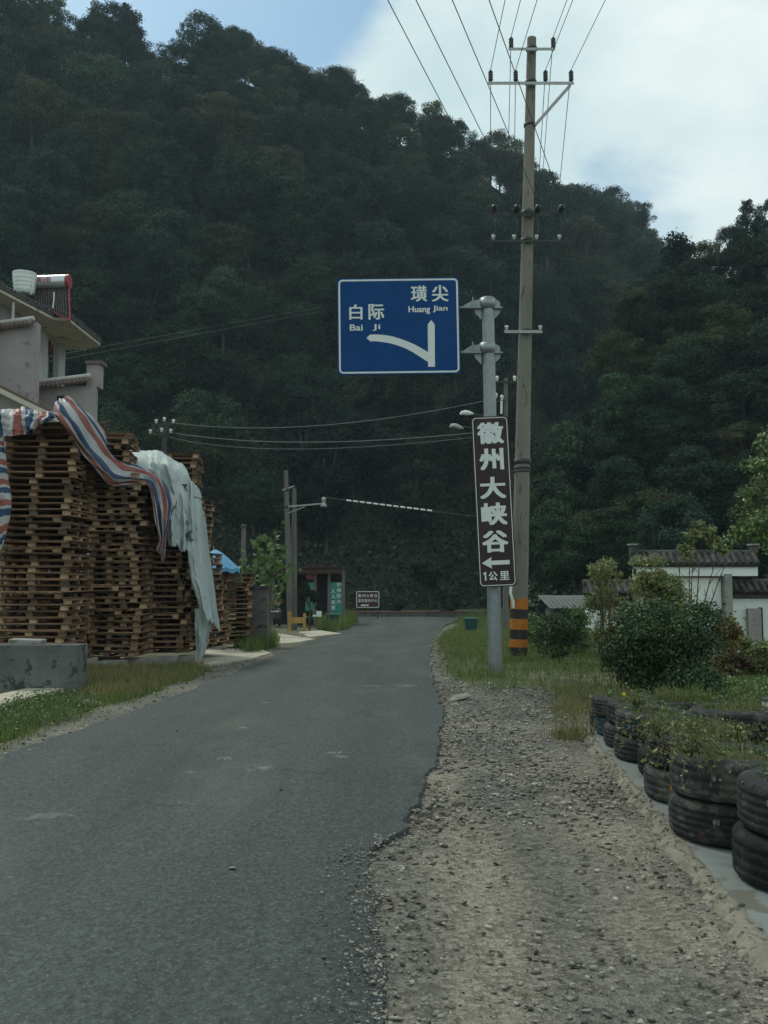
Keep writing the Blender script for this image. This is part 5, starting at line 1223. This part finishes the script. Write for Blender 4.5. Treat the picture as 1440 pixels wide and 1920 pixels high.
parasol()
def dark_wall():
    Y = 21.5; b = Vector((P(470, 1215, Y).x, Y, zt(Y))); k = mpp(Y); t = thing('old_wall', 'dark mouldy wall stub between the parasol and the driveway', 'wall', b)
    mb = MB(); h = P(470, 1103, Y).z - b.z; mb.box((0, .3, h / 2), (58 * k, .5, h), jit=.02); mb.build('masonry', M['concrete_dark'], t)
    mb = MB(); mb.box((0, .3, h + .02), (62 * k, .56, .06), jit=.008); mb.build('coping', M['tile'], t)
    b2 = Vector((P(497, 1200, 24.0).x, 24.0, zt(24))); t2 = thing('tree_stump_post', 'brown leaning plank post against the dark wall end', 'post', b2)
    mb = MB(); mb.bar((.12, 0, -.1), P(488, 1118, 24.0) - b2, .16, .22); mb.bar((.16, .1, -.1), P(492, 1122, 24.1) - b2, .10, .12); mb.build('plank', M['wood_grey'], t2)
dark_wall()
def pavilion():
    Y = 50.0; b = Vector((P(575, 1165, Y).x, Y, zt(Y))); L = lambda px, py, dy=0: P(px, py, Y + dy) - b
    t = thing('roadside_shelter', 'dark roofed roadside shelter with teal slogan panels', 'shelter', b); H = L(575, 1066).z
    mb = MB(); mb.box(L(575, 1070, .8), (137 * mpp(Y), 2.6, .34)); mb.bar(L(506, 1064, -.55), L(647, 1062, -.55), .12, .10); mb.build('roof', M['beam_brown'], t)
    for px in (512, 543, 591, 617, 644):
        q = MB(); q.box((L(px, 1100).x, 0, H / 2 - .1), (.16, .16, H)); q.build('pillar', M['wood_grey'], t)
    q = MB(); q.box((L(575, 1100).x, 1.6, H / 2 - .1), (130 * mpp(Y), .1, H)); q.build('back_wall', M['dark_void'], t)  # interior darkness is put into the near-black wall colour
    q = MB(); a, c = L(574, 1076, -.1), L(591, 1086, -.1); q.box(((a.x + c.x) / 2, -.05, (a.z + c.z) / 2), (c.x - a.x, .05, a.z - c.z)); q.build('header_board', M['red_metal'], t)
    for x0, x1 in ((573, 588), (619, 641)):
        a, c = L(x0, 1092, -.05), L(x1, 1158, -.05); q = MB(); q.box(((a.x + c.x) / 2, -.05, (a.z + c.z) / 2), (c.x - a.x, .04, a.z - c.z)); pn = q.build('slogan_panel', M['teal_banner'], t)
        if x0 == 619:
            items = []
            for cx, txt, y0 in ((635.5, '护林防火', 1096), (625, '人人有责', 1108)):
                for i, s in enumerate(txt):
                    py = y0 + i * 10.5; p0, p1 = L(cx - 4, py + 4, -.08), L(cx + 4, py - 4, -.08); items.append((s, p0.x, p0.z, p1.x, p1.z))
            glyphs(items, pn, M['sign_white'], -.08, bold=.02)
    a, c = L(493, 1104, .9), L(519, 1130, .9); q = MB(); q.box(((a.x + c.x) / 2, .9, (a.z + c.z) / 2), (c.x - a.x, .06, a.z - c.z)); q.build('pale_panel', M['pale_wall'], t)
    q = MB(); q.bar(L(492, 1131, -.1), L(530, 1129, -.1), .1, .12); q.build('rail', M['red_metal'], t)
pavilion()
def bins():
    proto = None
    for px, top, base, Y, lab in ((625, 1150, 1180, 42.0, 'green wheelie bin in tall grass left of the road bend'), (883, 1158, 1190, 37.0, 'green wheelie bin half hidden in grass left of the sign post')):
        k = mpp(Y); b = Vector((P(px, base, Y).x, Y, zt(Y))); t = thing('wheelie_bin', lab, 'bin', b, 0, 'green wheelie bins'); h = P(px, top, Y).z - b.z; w = 24 * k
        mb = MB(); n = 4; lo, hi = w * .36, w * .5; d0, d1 = w * .36, w * .48
        V = [(-lo, -d0, .08), (lo, -d0, .08), (lo, d0, .08), (-lo, d0, .08), (-hi, -d1, h * .88), (hi, -d1, h * .88), (hi, d1, h * .88), (-hi, d1, h * .88)]
        mb.add(V, ((3,2,1,0),(4,5,6,7),(0,1,5,4),(1,2,6,5),(2,3,7,6),(3,0,4,7))); mb.build('body', M['bin_green'], t, .02)
        mb = MB(); mb.prism([(-hi * 1.12, -d1 * 1.1, h * .885), (hi * 1.12, -d1 * 1.1, h * .885), (hi * 1.12, d1 * 1.15, h * .93), (-hi * 1.12, d1 * 1.15, h * .93)], (0, 0, .05)); mb.build('lid', M['bin_green'], t, .01)
        mb = MB(); mb.tube([(-hi * .8, d1 * 1.25, h * .9), (hi * .8, d1 * 1.25, h * .9)], .02, 8); mb.build('handle', M['bin_green'], t)
        for s in (-1, 1):
            q = MB(); q.tube([(s * lo, d0, .1), (s * (lo + .06), d0, .1)], .1, 14); q.build('wheel', M['rubber'], t)
bins()
def yellow_barrier():
    Y = 40.0; b = Vector((P(558, 1185, Y).x, Y, zt(Y))); L = lambda px, py, dy=0: P(px, py, Y + dy) - b
    t = thing('yellow_barrier', 'yellow wooden barrier of two posts and a plank in front of the twin poles', 'barrier', b)
    for px, top, w in ((543, 1147, .14), (571, 1150, .12)):
        q = MB(); h = L(px, top).z; q.box((L(px, 1170).x, 0, h / 2), (w, .12, h)); q.build('post', M['wood_yellow'], t)
    q = MB(); q.bar(L(545, 1163, -.08), L(570, 1163, -.08), .05, .26); q.build('plank', M['wood_yellow'], t)
    q = thing('trash_can', 'small pale box in the grass right of the yellow barrier', 'box', Vector((P(598, 1180, 41).x, 41, zt(41) + .55)))
    m_ = MB(); k = mpp(41); m_.box((0, 0, .2), (9 * k, .2, 10 * k)); m_.box((-7 * k, 0, .12), (8 * k, .2, 3 * k)); m_.build('body', M['white_plastic'], q)
    q = thing('parapet', 'low dark stone parapet along the far side of the road bend', 'wall', Vector((P(750, 1155, 61.5).x, 61.5, zt(61.5))))
    m_ = MB(); x0, x1 = P(640, 1155, 61.5).x - q.location.x, P(985, 1150, 61.5).x - q.location.x; m_.box(((x0 + x1) / 2, 0, .14), (x1 - x0, .5, .38), jit=.03); m_.build('masonry', M['concrete_dark'], q)
    m_ = MB(); m_.box(((x0 + x1) / 2, -.02, .35), (x1 - x0, .56, .05)); m_.build('coping', M['brick'], q)
    # a farm tricycle parked under the shelter, mostly in the dark
    p = Vector((P(512, 1172, 47.5).x, 47.5, zt(47.5))); q = thing('cargo_tricycle', 'dark parked cargo tricycle under the shelter edge', 'tricycle', p)
    m_ = MB(); m_.box((-.1, .2, .62), (.95, 1.3, .34)); m_.build('cargo_bed', M['dark_steel'], q, .02)
    m_ = MB(); m_.box((-.1, -.46, .80), (.9, .04, .07)); m_.build('tail_rail', M['porcelain'], q)
    for x, y in ((-.5, .3), (.3, .3), (-.1, 1.5)):
        w = MB(); w.tube([(x - .05, y, .28), (x + .05, y, .28)], .28, 16); w.build('wheel', M['rubber'], q)
    m_ = MB(); m_.tube([(-.1, .9, .6), (-.1, 1.2, 1.1), (-.1, 1.45, .3)], .04, 8); m_.tube([(-.45, 1.2, 1.12), (.25, 1.2, 1.12)], .025, 8); m_.box((-.1, .9, .85), (.3, .5, .12)); m_.build('frame', M['dark_steel'], q)
yellow_barrier()

# ------------------------------------------------------------------ right: white garden wall and gate
def white_wall():
    Y = 20.0; b = Vector((P(1270, 1190, Y).x, Y, zt(Y))); X = lambda px, yy=Y: P(px, 1100, yy).x - b.x; Z = lambda py, yy=Y: P(720, py, yy).z - b.z
    t = thing('garden_wall', 'white plastered garden wall with stepped dark tile copings', 'wall', b)
    def blk(name, px0, px1, py0, py1, y0, y1, m):
        mb = MB(); x0, x1, z1, z0 = X(px0), X(px1), Z(py0), Z(py1); mb.box(((x0 + x1) / 2, (y0 + y1) / 2, (z0 + z1) / 2), (x1 - x0, y1 - y0, z1 - z0)); return mb.build(name, m, t)
    blk('gate_wall', 1196, 1358, 1066, 1262, .1, .4, M['white_wall']); blk('gate_header', 1196, 1420, 1063, 1080, -.05, .35, M['white_wall'])
    blk('side_wall', 1368, 1620, 1118, 1262, .12, .4, M['white_wall']); blk('side_wall', 1104, 1194, 1140, 1262, .12, .4, M['white_wall'])
    blk('pier', 1356, 1370, 1076, 1262, -.1, .5, M['concrete'])
    blk('drip_line', 1198, 1356, 1081, 1083, .07, .12, M['tile']); blk('drip_line', 1355.2, 1357, 1083, 1150, .07, .12, M['tile'])
    blk('drip_line', 1372, 1620, 1120, 1122.5, .09, .13, M['tile'])
    def coping(px0, px1, top, bot, name='tile_coping'):
        mb = MB(); x0, x1, z1, z0 = X(px0), X(px1), Z(top), Z(bot); h = z1 - z0; ym = .2
        mb.prism([(x0, ym - .30, z0), (x0, ym + .30, z0), (x0, ym + .06, z1), (x0, ym - .06, z1)], (x1 - x0, 0, 0), mi=0)
        n = int((x1 - x0) / .15)
        for i in range(n):
            x = x0 + (i + .5) * (x1 - x0) / n
            for s in (-1, 1): mb.tube([(x, ym + s * .32, z0 + .015), (x, ym + s * .07, z1 + .005)], .048, 7)
        mb.tube([(x0 - .04, ym, z1 + .02), (x1 + .04, ym, z1 + .02)], .07, 10); fix_normals(mb.build(name, M['tile'], t))
    coping(1190, 1424, 1038, 1058); coping(1372, 1620, 1092, 1110); coping(1100, 1192, 1094, 1112)
    blk('eave_board', 1194, 1418, 1058, 1063, -.1, .5, M['dark_void']); blk('eave_board', 1374, 1620, 1110, 1118, -.05, .45, M['dark_void']); blk('eave_board', 1104, 1192, 1112, 1120, -.05, .45, M['dark_void'])
    for px in (1192, 1421):
        blk('finial', px - 5, px + 6, 1022, 1036, .1, .3, M['tile']); blk('finial_cap', px - 7, px + 8, 1019, 1022, .06, .34, M['concrete'])
    blk('door', 1401, 1425, 1141, 1200, -.02, .10, M['concrete']); blk('door_reveal', 1425, 1428, 1139, 1202, -.02, .11, M['dark_void'])
    s = thing('tin_shed', 'low shed with a grey tin roof beyond the garden wall left end', 'shed', Vector((P(1080, 1150, 26).x, 26, zt(26)))); k = mpp(26); z = P(1080, 1134, 26).z - s.location.z
    mb = MB(); mb.box((0, .8, z / 2 - .06), (80 * k, 1.3, z - .12)); mb.build('wall', M['concrete_dark'], s)  # dark colour paints in the shade below the tin roof
    mb = MB()
    for i in range(24): x = -52 * k + i * 4.4 * k; mb.prism([(x, -.3, z - .10), (x + 4.4 * k, -.3, z - .10 - (.02 if i % 2 else 0)), (x + 4.4 * k, 1.8, z + .22), (x, 1.8, z + .22)], (0, 0, .02))
    fix_normals(mb.build('roof', M['tin'], s))
    p = Vector((P(1437, 1375, 8.6).x, 8.6, 0)); q = thing('marker_post', 'short white post with a dark cap at the right edge', 'post', p); h = P(1437, 1314, 8.6).z
    mb = MB(); mb.box((.05, 0, h / 2), (.13, .10, h)); mb.build('post', M['pale_wall'], q, .01); mb = MB(); mb.box((.05, 0, h + .012), (.15, .12, .024)); mb.build('cap', M['tile'], q)
    q = thing('concrete_slab', 'pale concrete slab lying behind the tyre planters', 'slab', Vector((P(1440, 1400, 7.9).x, 7.9, .05))); mb = MB(); mb.box((.35, .1, .03), (1.1, .62, .06), jit=.01); mb.build('slab', M['apron'], q, .01)
white_wall()

# ------------------------------------------------------------------ right: tyres, soil and weeds
def tyre_mesh(D, h, grooves, seed):
    """Tyre lying flat: worn tread with grooves, round shoulders, sidewalls and open middle."""
    rg = random.Random(seed); r = D / 2; sh = h * .2; out = []
    zs = np.linspace(sh * .9, h - sh * .9, grooves * 4 + 1)
    out += [(r * .62, h * .06), (r * .74, 0.0), (r * .86, .004), (r * .94, h * .05), (r * .982, sh * .5)]
    for i, z in enumerate(zs): out.append((r * (.985 if i % 4 == 2 else 1.0) + .004 * math.sin((z / h) * math.pi) - (.007 if i % 4 == 2 else 0), z))
    out += [(r * .982, h - sh * .5), (r * .94, h * .95), (r * .86, h - .004), (r * .74, h), (r * .62, h * .94), (r * .60, h * .85), (r * .66, h * .7), (r * .70, h * .5), (r * .66, h * .3), (r * .60, h * .15)]
    n = 108; V = []; F = []; k = len(out)
    for i, (q, z) in enumerate(out):
        for j in range(n):
            a = 2 * math.pi * j / n; cut = 0
            if q > r * .93 and (z < sh or z > h - sh) and j % 3 == 0: cut = .006
            elif q > r * .97 and sh <= z <= h - sh and (j + (i // 4) * 2) % 4 == 0: cut = .0045
            qq = q - cut; V.append((qq * math.cos(a), qq * math.sin(a), z + .003 * math.sin(2 * a + seed)))
    for i in range(k):
        for j in range(n): i2 = (i + 1) % k; F.append((i*n+j, i*n+(j+1) % n, i2*n+(j+1) % n, i2*n+j))
    return np_mesh('carcass', np.array(V), np.array(F), M['rubber'], True)
TY = [tyre_mesh(1.0, 1.0 * .33, 3, 1), tyre_mesh(1.0, 1.0 * .34, 4, 2)]
def tyre(px_left, base_py, D, h, zb, Y, label, mi=0, m=None, marks=()):
    """One tyre whose left edge shows at px_left, resting at height zb."""
    Yc = Y + D * .42; x = P(px_left, base_py, Yc).x + D / 2; t = thing('tyre', label, 'tyre', (x, Yc, zb), random.uniform(0, 6.28), 'old tyres stacked as planters')
    me = TY[mi % 2]
    if m: me = me.copy(); me.materials.clear(); me.materials.append(m)
    c = link_mesh('carcass', me, t); c.scale = (D, D, h / (.33 if mi % 2 == 0 else .34))
    for ang, zz, wd, hh, mm in marks:
        q = MB(); n = 4; r = D / 2 + .006; a0 = R(ang) - t.rotation_euler.z
        wd *= .7; hh *= .75; pts = [(r * math.cos(a0 + (i / n - .5) * wd / r), r * math.sin(a0 + (i / n - .5) * wd / r)) for i in range(n + 1)]
        V = [(x_, y_, zz * h - hh * random.uniform(.15, .55)) for x_, y_ in pts] + [(x_, y_, zz * h + hh * random.uniform(.1, .55)) for x_, y_ in pts]
        q.add(V, [(i, i + 1, n + 2 + i, n + 1 + i) for i in range(n)]); q.build('paint_smear', M[mm], t)
    return t
def soil(x, y, z, r, label):
    mb = MB(); mb.lathe([(r, -.06), (r * .98, -.005), (r * .6, .025), (.001, .04)], (0, 0, 0), 20); o = mb.build('soil_fill', M['soil']); o.location = (x, y, z); return tag(o, label, 'soil')
def clump(x, y, z, rad, n, lo, hi, label, dry=.3, leafy=120):
    t = thing('weed_clump', label, 'weeds', (x, y, z), 0, 'weeds growing out of the tyres')
    a, q = RNG.uniform(0, 6.28, n), RNG.random(n) ** .5 * rad; pts = np.stack([q * np.cos(a), q * np.sin(a), 0 * a - .02], 1); k = int(n * dry)
    blades('foliage', None, pts[k:], lo, hi, .0045, M['grass'], .9, None, t)
    if k: blades('foliage', None, pts[:k], lo, hi * 1.1, .004, M['grass_dry'], 1.0, None, t)
    if leafy:
        p = RNG.normal(size=(leafy, 3)) * np.array([rad * .55, rad * .55, .02]); p[:, 2] = np.abs(RNG.normal(size=leafy)) * hi * .3 + .01; nr = RNG.normal(size=(leafy, 3)); nr[:, 2] += 1.2
        V, F = leaf_arrays(p, nr, RNG.uniform(.015, .04, leafy), .6); link_mesh('leaves', np_mesh('leaves', V, F, M['leaf_green']), t)
    return t
BL, WH, RU = 'blue_paint', 'white_paint', 'rust_paint'
Z0 = .05
specs = [  # px_left, base row, diameter, height, second tyre's px_left, Y, words, marks lower, marks upper
    (1385, 1698, .66, .235, 1397, 4.05, 'stack at the right edge', [(215, .6, .05, .06, 'rubber')], [(214, .7, .05, .06, WH)], 2),
    (1261, 1596, .68, .225, 1265, 4.80, 'wide stack left of the right edge stack', [(235, .62, .05, .05, WH), (262, .4, .06, .05, RU), (222, .3, .05, .05, RU)], [(200, .45, .025, .09, BL), (232, .62, .04, .06, WH)], 2),
    (1212, 1519, .62, .205, 1217, 5.67, 'third stack from the right edge', [(226, .55, .02, .06, 'orange_paint')], [], 2),
    (1200, 1471, .60, .19, 1213, 6.35, 'low stack set back behind the third', [(220, .6, .05, .03, WH)], [], 2),
    (1154, 1440, .60, .185, 1158, 6.95, 'stack with muddy tread beside the paved strip bend', [(265, .35, .06, .04, RU)], [(215, .5, .04, .07, BL)], 2),
    (1134, 1412, .58, .185, 1141, 7.50, 'stack next to last in the row', [], [], 2),
    (1120, 1391, .57, .175, 1112, 8.05, 'last but one blue daubed stack', [], [], 2),
    (1107, 1376, .56, .17, None, 8.50, 'single farthest tyre of the row', [], [], 1),
    (1470, 1600, .64, .22, 1462, 5.15, 'stack behind the wide stack at the frame edge', [], [], 2),
    (1300, 1480, .62, .20, 1300, 6.9, 'back row stack in the middle of the planters', [], [], 2),
    (1378, 1470, .60, .19, 1385, 6.8, 'back row stack farther right by the pale slab', [], [], 2),
    (1215, 1430, .60, .19, 1220, 7.6, 'back row stack by the tall grass tuft', [], [], 2)]
for i, (pl, bp, D, h, pl2, Y, w, mk1, mk2, n) in enumerate(specs):
    lo = tyre(pl, bp, D, h, Z0, Y, f'worn black tyre, lower one of the {w}' if n == 2 else 'brownish worn tyre alone at the far end of the tyre row', i, M['rubber_blue'] if i == 6 else None, mk1); c = lo.location
    top = c.z + h
    if n == 2:
        hi = tyre(pl2, bp, D * .99, h * 1.02, Z0 + h * .985, Y, f'worn black tyre, upper one of the {w}', i + 1, None, mk2); c = hi.location; top = c.z + h * 1.02
    soil(c.x, c.y, top - .045, D * .33, f'dark soil filling the top of the {w}')
    hh = [.08, .11, .14, .10, .09, .11, .12, .05, .15, .11, .08, .16][i]; nb = [90, 420, 420, 200, 260, 260, 240, 60, 420, 420, 240, 700][i]
    clump(c.x, c.y, top - .03, D * (.42 if i not in (1, 2, 8) else .50), nb, hh * .5, hh * 1.35, f'grassy weeds sprouting from the {w}', .45 if i in (1, 2, 9) else .25, 160)
def creeper(x, y, z, label, n=16, L=.4):
    t = thing('trailing_weed', label, 'weeds', (x, y, z)); mb = MB(); pos = []
    for i in range(n):
        a = random.uniform(2.4, 6.2); l = L * random.uniform(.4, 1); e = Vector((math.cos(a) * l * .8, math.sin(a) * l * .6, random.uniform(-.12, .18) * 1)); mid = e * .5 + Vector((0, 0, .08)); pts = sagged((0, 0, 0), e, mid, 6); mb.tube(pts, .0025, 4)
        pos += [p + Vector((random.gauss(0, .01), random.gauss(0, .01), random.gauss(0, .01))) for p in pts[1:] for _ in range(2)]
    mb.build('stems', M['twig'], t); pos = np.array([p[:] for p in pos]); nr = RNG.normal(size=pos.shape); nr[:, 2] += 1
    V, F = leaf_arrays(pos, nr, RNG.uniform(.018, .045, len(pos)), .5); link_mesh('leaves', np_mesh('leaves', V, F, M['leaf_pale']), t)
p = P(1300, 1430, 4.85); creeper(p.x, 4.9, .50, 'straggling weed trailing over the left rim of the wide stack', 22, .34)
p = P(1240, 1405, 5.7); creeper(p.x, 5.72, .46, 'straggling weed trailing over the third stack from the right edge', 20, .36)
p = P(1400, 1420, 5.4); creeper(p.x, 5.5, .47, 'straggling weed at the frame edge over the rear tyres', 20, .4)
p = P(1195, 1345, 7.3); creeper(p.x, 7.3, .42, 'straggling weed over the stack next to last', 14, .3)
def tuft(px, py, Y, rad, n, lo, hi, label, m):
    p = P(px, py, Y); p.z = 0; t = thing('grass_tuft', label, 'grass tuft', p); a, q = RNG.uniform(0, 6.28, n), RNG.random(n) ** .5 * rad
    blades('blades', None, np.stack([q * np.cos(a), q * np.sin(a), 0 * a], 1), lo, hi, .005, m, .55, None, t)
tuft(1214, 1350, 8.7, .26, 800, .15, .44, 'tall pale green grass tuft behind the far tyres', M['grass'])
tuft(1075, 1392, 8.3, .2, 160, .08, .26, 'rusty seeding grass tuft at the gravel edge', M['grass_dry'])
tuft(1300, 1372, 8.8, .6, 900, .06, .22, 'broad dry grass patch between the big bush and the tyres', M['grass_dry'])
def flower(px, py, Y, m, lab):
    p = P(px, py, Y); t = thing('flower', lab, 'flower', p); mb = MB()
    for i in range(7):
        a = 2 * math.pi * i / 7; mb.add([(0, 0, 0), (.010 * math.cos(a - .4), .010 * math.sin(a - .4) , .006), (.024 * math.cos(a), .024 * math.sin(a), .004), (.010 * math.cos(a + .4), .010 * math.sin(a + .4), .006)], [(0, 1, 2, 3)])
    o = mb.build('petals', M[m], t); o.rotation_euler = (R(55), 0, 0); s = MB(); s.tube([(0, 0, 0), (.01, 0, -.14)], .002, 5); s.build('stalk', M['leaf_green'], t)
flower(1170, 1302, 8.0, 'flower_yellow', 'yellow flower above the last but one tyre stack'); flower(1166, 1313, 7.9, 'flower_white', 'white flower just below the yellow one'); flower(1284, 1398, 6.2, 'flower_yellow', 'yellow flower in the weeds of the middle planters')
def roadside_rocks():
    for i, (px, py, s, lab) in enumerate(((172, 1322, .10, 'pale stone at the end of the left weeds'), (1170, 1540, .05, 'flat pale stone beside the kerb'), (435, 1640, .016, 'small light pebble lying on the asphalt'), (862, 1312, .12, 'flat whitish stone slab at the gravel head'), (920, 1284, .06, 'small white stone in front of the sign post'), (800, 1620, .014, 'tiny stone on the sandy patch'))):
        g = G(px, py); mb = MB(); mb.lathe([(.001, -.3), (.7, -.25), (1, .05), (.75, .4), (.3, .5), (.001, .5)], (0, 0, 0), 9, smooth=False); o = mb.build('stone', M['stone']); o.location = g + Vector((0, 0, s * .2 + (.03 if i == 2 else 0))); o.scale = (s * 1.4, s, s * .55); o.rotation_euler = (.1, .15, i * 1.3); tag(o, lab, 'stone')
roadside_rocks()

# ------------------------------------------------------------------ the air
def haze():
    m = bpy.data.materials.new('haze'); m.use_nodes = True; nt = m.node_tree; nt.nodes.clear()
    out = nt.nodes.new('ShaderNodeOutputMaterial'); v = nt.nodes.new('ShaderNodeVolumePrincipled')
    v.inputs['Color'].default_value = (.66, .86, 1.0, 1); v.inputs['Density'].default_value = .00036; v.inputs['Anisotropy'].default_value = .2
    nt.links.new(v.outputs[0], out.inputs['Volume'])
    mb = MB(); mb.box((0, 130, 52), (700, 300, 113)); o = mb.build('haze', m); tag(o, 'thin bluish air between the road and the hills', None, None, 'stuff')
haze()
